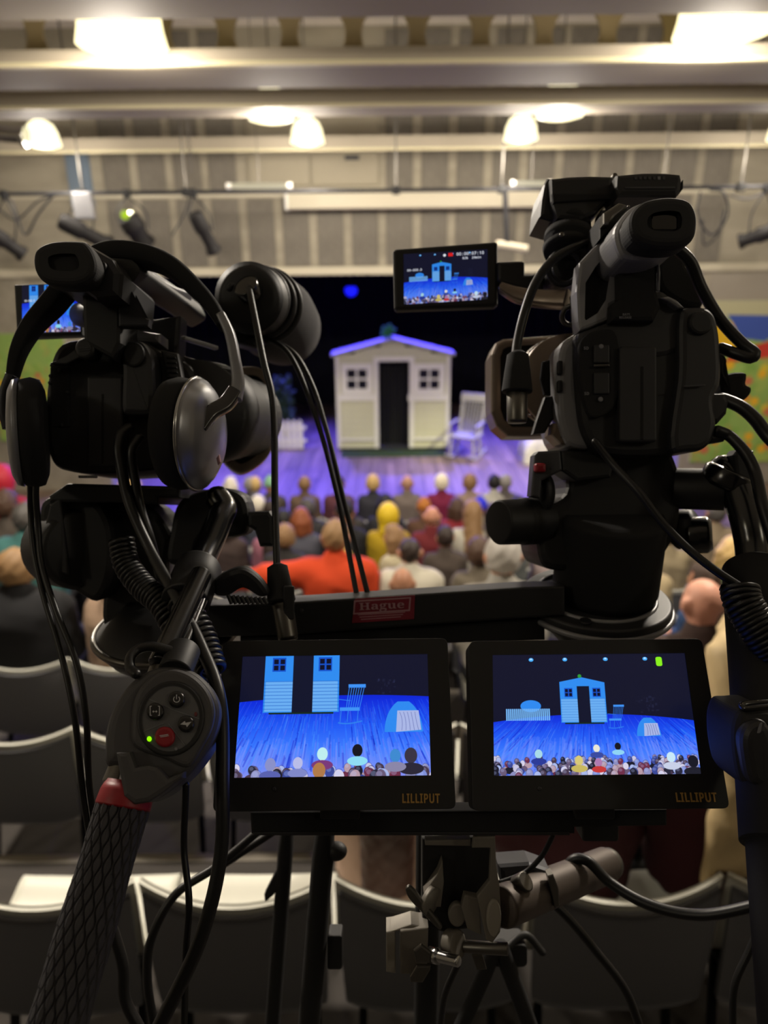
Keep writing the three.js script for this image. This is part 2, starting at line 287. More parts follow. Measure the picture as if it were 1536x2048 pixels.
// pale doors high in the wall and the roller screen case
{
  const y0 = W(600, 372, WF).y, y1 = W(600, 225, WF).y, xa = W(497, 320, WF).x, xb = W(620, 320, WF).x, xc = W(757, 320, WF).x;
  for (const [i, a, b] of [[1, xa, xb], [2, xb + .02, xc]]) {
    const d = struct('door_' + i, box(a, y0, -WF + .06, b, y1, -WF, .01), S.door, i === 1 ? 'pale high wall door with no handle' : 'pale high wall door with small dark handle', 'door');
    if (i === 2) local(d, 'handle', box((a + b) / 2, y0 + .34, -WF + .1, (a + b) / 2 + .22, y0 + .4, -WF + .06, .01), M.gunmetal);
  }
  const a = W(572, 402, 11.25), b = W(1097, 402, 11.25);
  const t = thing('roller_screen_case', 'long pale roller projection screen case on the panelled wall', 'screen case', V((a.x + b.x) / 2, a.y, -11.25));
  part(t, 'housing', box(a.x, a.y - .12, -11.25, b.x, a.y + .12, -WF + .03, .03), S.screenCase);
  part(t, 'end_cap', box(a.x - .02, a.y - .13, -11.24, a.x + .03, a.y + .13, -WF + .03, .02), M.white); part(t, 'end_cap', box(b.x - .03, a.y - .13, -11.24, b.x + .02, a.y + .13, -WF + .03, .02), M.white);
}
// lighting bar with its lanterns
{
  const F = 9.85, y = W(768, 381, F).y, xa = XL + .3, xb = XR - .3;
  const t = thing('lighting_bar', 'long dark steel lighting bar hung across the hall', 'lighting bar', V(0, y, -F));
  part(t, 'pipe', rod(V(xa, y, -F), V(xb, y, -F), .026), M.gunmetal);
  for (const px of [165, 372, 792, 1003, 1325, 1480]) { const x = W(px, 381, F).x; part(t, 'drop_rod', rod(V(x, y, -F), V(x, CEIL - .01, -F), .012), M.steel); part(t, 'pipe_clamp', box(x - .05, y - .05, -F + .05, x + .05, y + .05, -F - .05, .01), M.black); }
  const cab = (pts, r, label) => single('bar_cable', tube(pts.map(([px, py, f]) => W(px, py, f ?? F)), r), M.gunmetal, label, 'cable', 'cables on the lighting bar');
  cab([[-20, 386], [20, 400], [50, 470], [75, 430], [110, 386]], .014, 'slack cable loop by the first lantern'); cab([[0, 420], [30, 440], [80, 400], [140, 385]], .012, 'slack cable swag by the first lantern');
  cab([[1400, 385], [1395, 430], [1425, 470], [1455, 430], [1447, 385], [1420, 380]], .014, 'coiled spare cable hanging on the bar'); cab([[1405, 440], [1410, 490], [1435, 470], [1450, 420]], .012, 'lower coil of spare cable on bar');
  cab([[380, 382], [372, 420], [350, 460], [345, 470]], .01, 'thin cable dropping beside the slim lantern'); cab([[1460, 390], [1490, 398], [1536, 384]], .012, 'shallow cable swag along the bar end');
  const lant = (A, B, r, hx, label) => {
    const a = W(A[0], A[1], F - .12), b = W(B[0], B[1], F + .1), mid = a.clone().lerp(b, .45);
    const l = thing('stage_lantern', label, 'lantern', mid, 'lanterns on the lighting bar');
    part(l, 'barrel', lathe(a, b, [[0, 0], [0, r * .75], [.06, r * .95], [.3, r], [.45, r * 1.02], [.47, r * .82], [.85, r * .82], [.87, r], [.99, r * 1.05], [1, r * .9], [.96, r * .5], [.96, 0]]), mat(0x141112, .7));
    part(l, 'lens', lathe(a.clone().lerp(b, .955), a.clone().lerp(b, .975), [[0, 0], [0, r * .8], [1, r * .7], [1, 0]]), M.glass);
    const top = V(hx != null ? W(hx, 400, F).x : mid.x, y - .04, -F);
    part(l, 'yoke', [tube([top, top.clone().lerp(mid, .5).add(V(-r * 1.3, 0, 0)), mid.clone().add(V(-r * 1.15, 0, 0))], .011), tube([top, top.clone().lerp(mid, .5).add(V(r * 1.3, 0, 0)), mid.clone().add(V(r * 1.15, 0, 0))], .011)], M.gunmetal);
    part(l, 'hook_clamp', box(top.x - .04, top.y - .03, -F + .045, top.x + .04, y + .045, -F - .045, .01), M.black);
    return l;
  };
  lant([-20, 462], [48, 510], .105, 10, 'dark lantern at the pale wall with cable loops');
  const tw = lant([118, 440], [222, 492], .115, 160, 'long dark lantern angled beneath silver fittings');
  part(tw, 'bracket', [box(W(146, 400, F).x, W(146, 440, F).y, -F + .06, W(186, 400, F).x, y + .02, -F - .06, .03), rod(W(150, 430, F), W(190, 410, F), .03)], M.dullsilver);
  const gl = lant([254, 432], [290, 490], .15, 255, 'short dark lantern with a glowing yellow green end');
  const ge = W(250, 430, F - .29); part(gl, 'indicator', new THREE.SphereGeometry(.055, 16, 12).scale(1, 1, .3).translate(ge.x, ge.y, ge.z), glow(0xb8e000, .8), 'round yellow green lit end');
  lant([389, 425], [430, 505], .1, 388, 'slim dark lantern pointing steeply down at wall');
  lant([1545, 462], [1478, 484], .1, 1530, 'dark lantern with flared snout near painted panel');
}
// small bright strip fittings, silver pipe, chain
{
  const strip = (xa, xb, py, F, label) => { const a = W(xa, py, F), b = W(xb, py, F); const t = thing('strip_light', label, 'strip light', a.clone().lerp(b, .5), 'strip lights'); part(t, 'tube', rod(a, b, .035), glow(0xfff2cc, .55)); part(t, 'end_cap', rod(a.clone().add(V(-.06, 0, 0)), a, .04), M.white); part(t, 'end_cap', rod(b, b.clone().add(V(.06, 0, 0)), .04), M.white); part(t, 'hanger', rod(a.clone().lerp(b, .5), V((a.x + b.x) / 2, CEIL - .01, a.z), .006), M.steel); };
  strip(462, 575, 372, 10.1, 'bright strip fitting below the pale wall doors'); strip(1030, 1095, 367, 10.1, 'bright strip fitting by the dark drop rod');
  const p = thing('silver_pipe', 'ribbed silver ceiling pipe beside a bell lamp', 'pipe', W(-20, 265, 9.2)); part(p, 'sleeve', rod(W(-120, 255, 9.2), W(46, 272, 9.2), .09), M.chrome); part(p, 'flange', rod(W(44, 272, 9.2), W(52, 273, 9.2), .12), M.chrome);
  single('ceiling_chain', merge(Array.from({ length: 26 }, (_, i) => { const c = W(383, 342, 9.7); return new THREE.TorusGeometry(.022, .006, 6, 12).rotateY(i % 2 ? Math.PI / 2 : 0).translate(c.x, c.y + i * .04, c.z); })), M.steel, 'silver link chain hanging before the grey panels', 'chain');
  const q = thing('scaffold_post', 'thin steel post hanging from the bar over the stage', 'post', W(1010, 450, 9.85)); part(q, 'pole', rod(W(1010, 383, 9.85), W(1014, 492, 9.85), .035), M.gunmetal); part(q, 'cross_fitting', rod(W(992, 488, 9.85), W(1055, 498, 9.85), .05), S.screenCase);
}
// stage light hanging at the back
{
  const c = W(702, 580, 17.5), t = thing('blue_stage_light', 'round blue lit lantern hanging above the dark stage', 'stage light', c);
  part(t, 'housing', lathe(c.clone().add(V(0, .1, -.35)), c.clone().add(V(0, 0, -.01)), [[0, 0], [0, .1], [.7, .13], [1, .16], [1, 0]]), M.black);
  part(t, 'lens', lathe(c.clone().add(V(0, 0, -.01)), c.clone().add(V(0, 0, .012)), [[0, 0], [0, .15], [1, .13], [1, 0]]), glow(0x1418ff, 1.4));
  part(t, 'yoke', rod(c.clone().add(V(0, .1, -.2)), V(c.x, 4.59, c.z - .2), .015), M.black);
}
// stage wash: lanterns over the stage and from the front of house
function wash(color, power, from, to, angle, blend, radius) {
  const l = new THREE.SpotLight(color, power, 0, rad(angle), blend, 2); l.position.copy(from); l.target.position.copy(to); l.castShadow = true; l.shadow.radius = radius; scene.add(l, l.target);
}
for (const [x, tx] of [[-4.6, -3.4], [-1.6, -1.2], [1.6, 1.2], [4.6, 3.4]]) wash(0x5046ff, STAGE_BLUE, V(x, 4.45, -15.9), V(tx, 0, -12.9), 58, .7, 3);
for (const x of [-3.4, -1.15, 1.15, 3.4]) wash(0x6a5cff, STAGE_BLUE * .3, V(x, 4.45, -12.1), V(x * 1.05, 0, -11.5), 42, .9, 3);
for (const [x, tx] of [[-3.4, -1.2], [3.4, 2.0]]) wash(0xf6f1bc, STAGE_WARM, V(x, 4.45, -9.75), V(tx, .2, -12.4), 24, .8, 3);
// ---------------------------------------------------------------- on the stage
{
  const F = 14.1, bl = W(683, 897, F), br = W(893, 892, F), x0 = W(672, 800, F).x + .02, x1 = W(900, 800, F).x - .02, yb = .06;
  const w = x1 - x0, ye = W(672, 708, F).y, yr = W(785, 683, F).y, cx = (x0 + x1) / 2, dx0 = W(757, 800, F).x, dx1 = W(819, 800, F).x, dy = W(790, 722, F).y, z = -F, depth = .6;
  const siding = mat(0xcdcbac, .7, 0, { map: grainTex }), trim = mat(0xd4d2c8, .6), doorm = mat(0x1d1e21, .85), roofm = mat(0xa8a69e, .7);
  const t = thing('garden_shed', 'pale yellow wooden stage shed with black draped doorway', 'shed', V(cx, 0, z));
  part(t, 'frame', [box(x0 + .03, yb, z - .05, x0 + .09, ye - .02, z - depth), box(x1 - .09, yb, z - .05, x1 - .03, ye - .02, z - depth)], siding);
  const bh = .13; let i = 0;
  for (let y = yb; y < yr - .05; y += bh, i++) {
    const top = Math.min(y + bh, yr), half = (yy) => yy <= ye ? w / 2 : w / 2 * (yr - yy) / (yr - ye + .001);
    const hw = half(top - bh * .4) - .01; if (hw < .06) continue;
    const segs = y < dy - .02 ? [[cx - hw, dx0 - .06], [dx1 + .06, cx + hw]] : [[cx - hw, cx + hw]];
    for (const [a, b] of segs) { const g = box(a, y, z, b, top - .006, z - .04); const p = g.attributes.position; for (let k = 0; k < p.count; k++) if (p.getZ(k) > z - .01 && p.getY(k) < y + .01) p.setZ(k, z + .02); g.computeVertexNormals(); part(t, 'siding_board', g, siding); }
  }
  part(t, 'corner_trim', box(x0 - .01, yb, z + .04, x0 + .06, ye, z - .06), trim); part(t, 'corner_trim', box(x1 - .06, yb, z + .04, x1 + .01, ye, z - .06), trim);
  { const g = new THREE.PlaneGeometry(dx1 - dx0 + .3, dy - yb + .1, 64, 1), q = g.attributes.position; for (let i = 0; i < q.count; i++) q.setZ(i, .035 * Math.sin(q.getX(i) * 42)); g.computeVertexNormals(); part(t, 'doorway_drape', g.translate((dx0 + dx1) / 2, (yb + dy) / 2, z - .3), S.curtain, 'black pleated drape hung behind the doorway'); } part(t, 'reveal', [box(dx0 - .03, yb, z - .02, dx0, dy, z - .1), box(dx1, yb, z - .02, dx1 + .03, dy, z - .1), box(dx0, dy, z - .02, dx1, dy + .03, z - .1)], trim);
  part(t, 'door_trim', [box(dx0 - .09, yb, z + .04, dx0, dy + .06, z), box(dx1, yb, z + .04, dx1 + .09, dy + .06, z), box(dx0 - .09, dy, z + .045, dx1 + .09, dy + .09, z)], trim);
  for (const px of [714, 858]) {
    const a = W(px - 38, 745, F), b = W(px + 38, 790, F), wx0 = W(px - 20, 760, F).x, wx1 = W(px + 20, 760, F).x, wy1 = W(px, 738, F).y, wy0 = W(px, 777, F).y;
    const wn = part(t, 'window', box(wx0, wy0, z + .03, wx1, wy1, z + .005), mat(0x11131a, .2));
    const fr = .11; part(wn, 'window_frame', [box(wx0 - fr, wy0 - fr, z + .05, wx0, wy1 + fr, z), box(wx1, wy0 - fr, z + .05, wx1 + fr, wy1 + fr, z), box(wx0, wy1, z + .05, wx1, wy1 + fr, z), box(wx0, wy0 - fr, z + .05, wx1, wy0, z)], trim);
    part(wn, 'glazing_bar', [box((wx0 + wx1) / 2 - .02, wy0, z + .05, (wx0 + wx1) / 2 + .02, wy1, z), box(wx0, (wy0 + wy1) / 2 - .02, z + .049, wx1, (wy0 + wy1) / 2 + .02, z)], trim);
    part(wn, 'sill_board', box(wx0 - .22, wy0 - .24, z + .045, wx1 + .22, wy0 - .12, z), trim);
  }
  for (const s of [-1, 1]) { const a = V(cx + s * (w / 2 + .07), ye - .02, 0), b = V(cx, yr + .05, 0), ang = Math.atan2(b.y - a.y, (b.x - a.x)); const L = a.distanceTo(b); const g = new THREE.BoxGeometry(L + .03, .05, depth + .1).rotateZ(ang).translate((a.x + b.x) / 2, (a.y + b.y) / 2, z - depth / 2 + .08); part(t, 'roof_panel', g, roofm); }
  part(t, 'base_board', box(x0 + .02, 0, z + .02, x1 - .02, yb, z - depth), doorm);
  part(t, 'foot_rail', box(x0 + .05, .22, z + .05, dx0 - .1, .27, z), trim); part(t, 'foot_rail', box(dx1 + .1, .22, z + .05, x1 - .05, .27, z), trim);
  const lv = thing('roof_plant', 'small green leafy tuft on the shed roof ridge', 'plant', V(cx - .1, yr + .08, z - .1)), lm = mat(0x2c7a34, .8);
  for (let k = 0; k < 14; k++) { const g = new THREE.SphereGeometry(.08, 7, 5).scale(1, .35, .5).rotateZ(rnd() * 3).rotateY(rnd() * 6).translate((rnd() - .5) * .22, rnd() * .2, (rnd() - .5) * .12); local(lv, 'leaf', g, lm); }
  local(lv, 'stem', new THREE.CylinderGeometry(.02, .03, .2, 8).translate(0, .05, 0), lm);
  const mg = thing('grass_mat', 'dark green grass mat in front of the shed', 'mat', V(cx, 0, z)); local(mg, 'backing', new RoundedBoxGeometry(w * .94, .02, .5, 2, .008).translate(0, .011, .31), mat(0x24391c, 1)); local(mg, 'fringe', new RoundedBoxGeometry(w * .94, .035, .06, 2, .008).translate(0, .018, .54), mat(0x2c4420, 1));
}
{ // rocking chair
  const F = 13.45, b = W(931, 912, F), k = .86, t = thing('rocking_chair', 'pale spindle back rocking chair beside the shed', 'rocking chair', V(b.x, 0, -F)), m = mat(0xa19e97, .5);
  t.rotation.y = rad(-28); t.scale.setScalar(1.02);
  for (const s of [-1, 1]) {
    local(t, 'rocker', tube([V(s * .25, .12, .42), V(s * .25, .03, .2), V(s * .25, .025, -.1), V(s * .25, .1, -.45)], .022), m);
    local(t, 'leg', rod(V(s * .25, .03, .22), V(s * .22, .44, .2), .02), m); local(t, 'leg', rod(V(s * .25, .03, -.16), V(s * .21, .44, -.16), .02), m);
    local(t, 'back_post', rod(V(s * .22, .44, -.18), V(s * .25, 1.12, -.42), .02), m); local(t, 'armrest', [bar(V(s * .29, .68, .24), V(s * .27, .7, -.26), .06, .025, .01), rod(V(s * .26, .44, .16), V(s * .28, .68, .18), .016)], m);
    local(t, 'stretcher', rod(V(s * .24, .2, .21), V(s * .24, .2, -.16), .012), m);
  }
  local(t, 'seat', new RoundedBoxGeometry(.54, .045, .5, 3, .02).translate(0, .45, 0), m);
  local(t, 'crest_rail', new RoundedBoxGeometry(.58, .16, .035, 3, .016).rotateX(-.34).translate(0, 1.13, -.43), m);
  for (let i = 0; i < 7; i++) local(t, 'spindle', rod(V(-.18 + i * .06, .46, -.2), V(-.2 + i * .067, 1.07, -.41), .011), m);
}
{ // picket fence
  const F = 14.3, x1 = W(612, 860, F).x, x0 = x1 - 2.3, t = thing('picket_fence', 'white picket fence on the stage beside the shed', 'fence', V((x0 + x1) / 2, 0, -F)), m = mat(0xdddbd5, .6);
  for (let x = x0, i = 0; x < x1 - .08; x += .125, i++) { const s = new THREE.Shape([[0, 0], [.1, 0], [.1, .56], [.05, .63], [0, .56]].map(([a, b]) => new THREE.Vector2(a, b))); part(t, 'picket', new THREE.ExtrudeGeometry(s, { depth: .02, bevelEnabled: false }).translate(x, .01, -F), m); }
  part(t, 'rail', box(x0, .14, -F, x1, .21, -F - .03), m); part(t, 'rail', box(x0, .42, -F, x1, .49, -F - .03), m);
  const c = V(x0 + 1.05, .55, -F - .5), d = thing('draped_cloth', 'pale cloth heaped behind the picket fence', 'cloth', V(c.x, 0, c.z));
  part(d, 'heap', smoothHeap(c.x, c.z, .55, .16, .9, 5), mat(0xbdb9b0, .9)); part(d, 'stand', box(c.x - .5, 0, c.z + .1, c.x + .5, .5, c.z - .1, .01), M.black);
  const gx = W(563, 800, 15).x, sh = thing('stage_shrub', 'dim green leafy shrub at the back beside the fence', 'shrub', V(gx, 0, -15.2)), gm = mat(0x233a1a, .9);
  for (let k = 0; k < 60; k++) local(sh, 'leaf', new THREE.SphereGeometry(.13, 6, 5).scale(1, .3, .55).rotateZ(rnd() * 3).rotateY(rnd() * 6).translate((rnd() - .5) * .4, .35 + rnd() * 1.0, (rnd() - .5) * .3), gm);
  local(sh, 'stem', new THREE.CylinderGeometry(.03, .04, 1.2, 8).translate(0, .6, 0), mat(0x3a2c1c, .9));
}
function smoothHeap(x, z, rx, rz, h, n) {
  const g = new THREE.SphereGeometry(1, 48, 24, 0, Math.PI * 2, 0, Math.PI / 2), p = g.attributes.position;
  for (let i = 0; i < p.count; i++) { let a = p.getX(i), b = p.getY(i), c = p.getZ(i); const th = Math.atan2(c, a), f = 1 + .1 * Math.sin(th * 5 + 1) * (1 - b) + .05 * Math.sin(th * 11) * (1 - b), e = Math.abs(b) ** .45; p.setXYZ(i, x + Math.sign(a) * Math.abs(a) ** .6 * rx * f, Math.max(e * h * (.92 + .08 * Math.sin(a * 5 + n)), 0.004), z + Math.sign(c) * Math.abs(c) ** .6 * rz * f); }
  g.computeVertexNormals(); return g;
}
{ const c = W(1086, 940, 13); const t = thing('cloth_covered_box', 'low box draped in a cream cloth on stage floor', 'covered box', V(c.x + .1, 0, -13.2)); part(t, 'drape', smoothHeap(c.x + .12, -13.2, .55, .4, .62, 2), mat(0xb8b4a8, .9)); part(t, 'hem', new THREE.TorusGeometry(.5, .02, 6, 40).rotateX(Math.PI / 2).scale(1.1, 1, .8).translate(c.x + .12, .02, -13.2), mat(0xb8b4a8, .9)); }
// painted panels beside the stage
function painting(seed0, tail) {
  return canvas(512, 640, (c, w, h) => {
    let s = seed0; const r = () => { s = (s * 16807) % 2147483647; return s / 2147483647; };
    c.fillStyle = '#8fae58'; c.fillRect(0, 0, w, h);
    for (let i = 0; i < 220; i++) { c.fillStyle = ['#84ac4c', '#9cbc60', '#76a044', '#aaba5a', '#b09a50'][i % 5]; c.globalAlpha = .5; c.beginPath(); c.ellipse(r() * w, h * .1 + r() * h * .9, 10 + r() * 34, 8 + r() * 20, r() * 3, 0, 7); c.fill(); }
    c.globalAlpha = 1;
    if (tail) {
      c.fillStyle = '#b8b490'; c.fillRect(0, 0, w * .8, h * .1);
      c.fillStyle = '#3f57a8'; c.beginPath(); c.moveTo(w * .12, h * .08); c.lineTo(w * .62, h * .09); c.lineTo(w * .42, h * .24); c.lineTo(w * .25, h * .22); c.fill();
      c.fillStyle = '#e2b51f'; c.beginPath(); c.moveTo(0, h * .1); c.lineTo(w * .16, h * .12); c.lineTo(w * .3, h * .3); c.lineTo(0, h * .32); c.fill();
      c.fillStyle = '#c83a2a'; c.beginPath(); c.moveTo(w * .2, h * .3); c.lineTo(w * .6, h * .2); c.lineTo(w * .52, h * .33); c.lineTo(w * .15, h * .37); c.fill();
    }
    for (let i = 0; i < 34; i++) { const x = r() * w * .7, y = h * .38 + r() * h * .56; c.fillStyle = ['#e8b021', '#d98a2a', '#d9c23a', '#c96a4a'][i % 4]; for (let k = 0; k < 5; k++) { c.beginPath(); c.ellipse(x + Math.cos(k * 1.26) * 11, y + Math.sin(k * 1.26) * 11, 9, 7, k * 1.26, 0, 7); c.fill(); } }
  });
}
{
  const mk = (xa, ya, xb, yb, sd, tail, label) => { const a = W(xa, ya, WF - .05), b = W(xb, yb, WF - .05); const t = thing('painted_panel', label, 'painted panel', V((a.x + b.x) / 2, b.y, -WF + .02)); const im = new THREE.PlaneGeometry(b.x - a.x, a.y - b.y).translate((a.x + b.x) / 2, (a.y + b.y) / 2, -WF + .056); part(t, 'board', box(a.x, b.y, -WF + .055, b.x, a.y, -WF + .022), M.cream); part(t, 'painted_face', im, mat(0xffffff, .85, 0, { map: painting(sd, tail) })); };
  mk(1425, 602, 1640, 922, 99, true, 'green painted panel with blue, red and yellow patches and flowers');
  mk(-40, 668, 160, 880, 41, false, 'green painted panel with small yellow flowers');
}
// ---------------------------------------------------------------- seating
const CH = { shell: mat(0xd9d8cc, .45), pad: mat(0x76767a, .85, 0, { map: weaveTex }), frame: mat(0x17171a, .5, .3) };
function sheet(f, nu, nv, th) {
  const pos = [], idx = [], e = 1e-3, n = (nu + 1) * (nv + 1);
  for (const s of [0, 1]) for (let j = 0; j <= nv; j++) for (let i = 0; i <= nu; i++) { const u = i / nu, v = j / nv, p = f(u, v); if (s) { const a = f(Math.min(u + e, 1), v).sub(f(Math.max(u - e, 0), v)), b = f(u, Math.min(v + e, 1)).sub(f(u, Math.max(v - e, 0))); p.addScaledVector(a.cross(b).normalize(), -th); } pos.push(p.x, p.y, p.z); }
  for (let j = 0; j < nv; j++) for (let i = 0; i < nu; i++) { const a = j * (nu + 1) + i, b = a + 1, c = a + nu + 1, d = c + 1; idx.push(a, b, c, b, d, c, n + a, n + c, n + b, n + b, n + c, n + d); }
  const edge = (a, b) => idx.push(a, n + a, b, b, n + a, n + b);
  for (let i = 0; i < nu; i++) { edge(i + 1, i); edge(nv * (nu + 1) + i, nv * (nu + 1) + i + 1); }
  for (let j = 0; j < nv; j++) { edge(j * (nu + 1), (j + 1) * (nu + 1)); edge((j + 1) * (nu + 1) + nu, j * (nu + 1) + nu); }
  const g = new THREE.BufferGeometry(); g.setAttribute('position', new THREE.Float32BufferAttribute(pos, 3)); g.setIndex(idx); g.computeVertexNormals(); return g;
}
const chairProfile = new THREE.CatmullRomCurve3([V(0, .355, -.14), V(0, .375, -.11), V(0, .36, -.02), V(0, .37, .12), V(0, .44, .2), V(0, .58, .235), V(0, .685, .26)]);
const shellPoint = (u, v) => {
  const p = chairProfile.getPoint(v), q = (u - .5) * 2, back = THREE.MathUtils.smoothstep(v, .62, 1), front = 1 - THREE.MathUtils.smoothstep(v, 0, .12);
  const half = .262 - .03 * front * Math.abs(q) ** 2;
  return V(q * half, p.y + (.045 * q * q * back * THREE.MathUtils.smoothstep(v, .85, 1)) + .012 * q * q * (1 - back) - .01 * front, p.z - .05 * q * q * back + .035 * front * Math.abs(q) ** 4);
};
function makeChair() {
  const t = new THREE.Group(); t.name = 'auditorium_chair';
  const sh = local(t, 'shell', sheet(shellPoint, 20, 30, .014), CH.shell, 'pale moulded plastic shell');
  local(t, 'back_pad', sheet((u, v) => { const q = (u - .5) * 2, top = .66 + .04 * q * q, low = .25 + .045 * q ** 4; return V(q * (.252 - .012 * (1 - v) ** 2), low + (top - low) * v, .236 + .038 * v - .05 * q * q * v ** 1.5); }, 16, 16, .016), CH.pad, 'dark grey padded rear of the backrest');
  for (const s of [-1, 1]) { local(t, 'leg', bar(V(s * .2, .01, -.2), V(s * .19, .34, -.1), .025, .025, .006), CH.frame); local(t, 'leg', bar(V(s * .2, .01, .2), V(s * .19, .34, .1), .025, .025, .006), CH.frame); local(t, 'side_rail', bar(V(s * .19, .335, -.14), V(s * .19, .335, .16), .03, .02, .006), CH.frame); }
  local(t, 'cross_bar', bar(V(-.19, .3, .13), V(.19, .3, .13), .02, .02, .006), CH.frame);
  return t;
}
const chair0 = makeChair(); let chairUsed = false;
function chair(k, x, label, group) { const c = chairUsed ? chair0.clone() : chair0; chairUsed = true; c.name = numbered('auditorium_chair'); c.userData = { label, category: 'chair' }; if (group) c.userData.group = group; c.position.set(x, ROWS[k].y, -(ROWS[k].F + (k ? .26 : .205))); scene.add(c); return c; }
const ordinal = ['first', 'second', 'third', 'fourth', 'fifth', 'sixth', 'seventh', 'eighth'];
const chairX = (k, px, py) => W(px, py, ROWS[k].F).x;
// row boundaries as the photograph shows them: a chair edge at px 276 (first), 140 (second), 134 (third)
for (const [k, px, py, n0, n1] of [[0, 276, 1780, -1, 4], [1, 140, 1480, -1, 5], [2, 134, 1345, -1, 1]]) {
  const xe = chairX(k, px, py);
  for (let n = n0; n < n1; n++) {
    const x = xe + (n + .5) * .535;
    chair(k, x, [['empty white shell chair behind the foam grip of the pan handle', 'empty white shell chair between the foam grip and stand leg', 'white shell chair holding the person in blush pink top', 'white shell chair holding the person in wide maroon top', 'white shell chair under the person with wavy blond hair'], ['empty second row white chair behind the headphone cables', 'empty second row white chair behind the lens remote', ...Array(4).fill('second row white chair hidden behind the two monitors')], ['third row white chair under the bulky black padded jacket', 'empty third row white chair behind the hanging headphone cables']][k][n + 1], 'white chairs in the ' + ordinal[k] + ' row');
  }
}

// ---------------------------------------------------------------- people
function nets(f, xs, ys, zs) {                      // surface nets over an uneven grid
  const nx = xs.length, ny = ys.length, nz = zs.length, val = new Float32Array(nx * ny * nz), id = (i, j, k) => (k * ny + j) * nx + i;
  for (let k = 0; k < nz; k++) for (let j = 0; j < ny; j++) for (let i = 0; i < nx; i++) val[id(i, j, k)] = f(xs[i], ys[j], zs[k]);
  const cell = new Int32Array(nx * ny * nz).fill(-1), pos = [], idx = [];
  for (let k = 0; k < nz - 1; k++) for (let j = 0; j < ny - 1; j++) for (let i = 0; i < nx - 1; i++) {
    let px = 0, py = 0, pz = 0, n = 0; const v = [];
    for (let c = 0; c < 8; c++) v.push(val[id(i + (c & 1), j + (c >> 1 & 1), k + (c >> 2))]);
    for (let a = 0; a < 8; a++) for (const b of [1, 2, 4]) { const c = a | b; if (c === a || v[a] < 0 === v[c] < 0) continue; const t = v[a] / (v[a] - v[c]), L = (m, ar, o, bit) => { const p = ar[o + (a & bit ? 1 : 0)], q = ar[o + (c & bit ? 1 : 0)]; return p + (q - p) * t; }; px += L(0, xs, i, 1); py += L(0, ys, j, 2); pz += L(0, zs, k, 4); n++; }
    if (n) { cell[id(i, j, k)] = pos.length / 3; pos.push(px / n, py / n, pz / n); }
  }
  for (let k = 1; k < nz - 1; k++) for (let j = 1; j < ny - 1; j++) for (let i = 1; i < nx - 1; i++) {
    const s = val[id(i, j, k)] < 0, quad = (a, b, c, d, fl) => { if (a < 0 || b < 0 || c < 0 || d < 0) return; fl ? idx.push(a, b, c, a, c, d) : idx.push(a, c, b, a, d, c); };
    if (s !== val[id(i + 1, j, k)] < 0) quad(cell[id(i, j - 1, k - 1)], cell[id(i, j, k - 1)], cell[id(i, j, k)], cell[id(i, j - 1, k)], s);
    if (s !== val[id(i, j + 1, k)] < 0) quad(cell[id(i - 1, j, k - 1)], cell[id(i - 1, j, k)], cell[id(i, j, k)], cell[id(i, j, k - 1)], s);
    if (s !== val[id(i, j, k + 1)] < 0) quad(cell[id(i - 1, j - 1, k)], cell[id(i, j - 1, k)], cell[id(i, j, k)], cell[id(i - 1, j, k)], s);
  }
  const g = new THREE.BufferGeometry(); g.setAttribute('position', new THREE.Float32BufferAttribute(pos, 3)); g.setIndex(idx); g.computeVertexNormals(); return g;
}
const cone = (a, b) => { const [ax, ay, az, ra] = a, [bx, by, bz, rb] = b, dx = bx - ax, dy = by - ay, dz = bz - az, L = dx * dx + dy * dy + dz * dz || 1e-9; return (x, y, z) => { const t = Math.max(0, Math.min(1, ((x - ax) * dx + (y - ay) * dy + (z - az) * dz) / L)), qx = x - ax - dx * t, qy = y - ay - dy * t, qz = z - az - dz * t; return Math.sqrt(qx * qx + qy * qy + qz * qz) - (ra + (rb - ra) * t); }; };
const egg = (cx, cy, cz, rx, ry, rz) => (x, y, z) => { const a = (x - cx) / rx, b = (y - cy) / ry, c = (z - cz) / rz, l = Math.sqrt(a * a + b * b + c * c); return (l - 1) * Math.min(rx, ry, rz); };
const blend = (list, k) => (x, y, z) => { let d = 1e9; for (const f of list) { const e = f(x, y, z), h = Math.max(k - Math.abs(d - e), 0) / k; d = Math.min(d, e) - h * h * k / 4; } return d; };
const steps = (a, b, rules) => { const out = []; let v = a; while (v < b) { out.push(v); let s = .03; for (const [lo, hi, st] of rules) if (v >= lo && v < hi) s = Math.min(s, st); v += s; } out.push(b); return out; };
const POSES = {
  lap: { sl: [[-.145, .925, .03], [-.175, .69, .02], [-.08, .62, -.22]], sr: [[.145, .925, .03], [.175, .69, .02], [.08, .62, -.22]] },
  folded: { sl: [[-.18, .93, .03], [-.25, .72, -.06], [-.02, .74, -.2]], sr: [[.18, .93, .03], [.25, .72, -.06], [.03, .78, -.2]] },
  reach: { sl: [[-.18, .93, .03], [-.46, .9, .06], [-.74, .84, .02]], sr: [[.18, .93, .03], [.25, .69, .02], [.12, .6, -.2]] },
};
const geoCache = {};
const cached = (key, make) => geoCache[key] ??= make();
const skull = blend([egg(0, 1.185, -.015, .077, .1, .096), cone([0, 1.12, -.06, .058], [0, 1.1, -.075, .045])], .05);
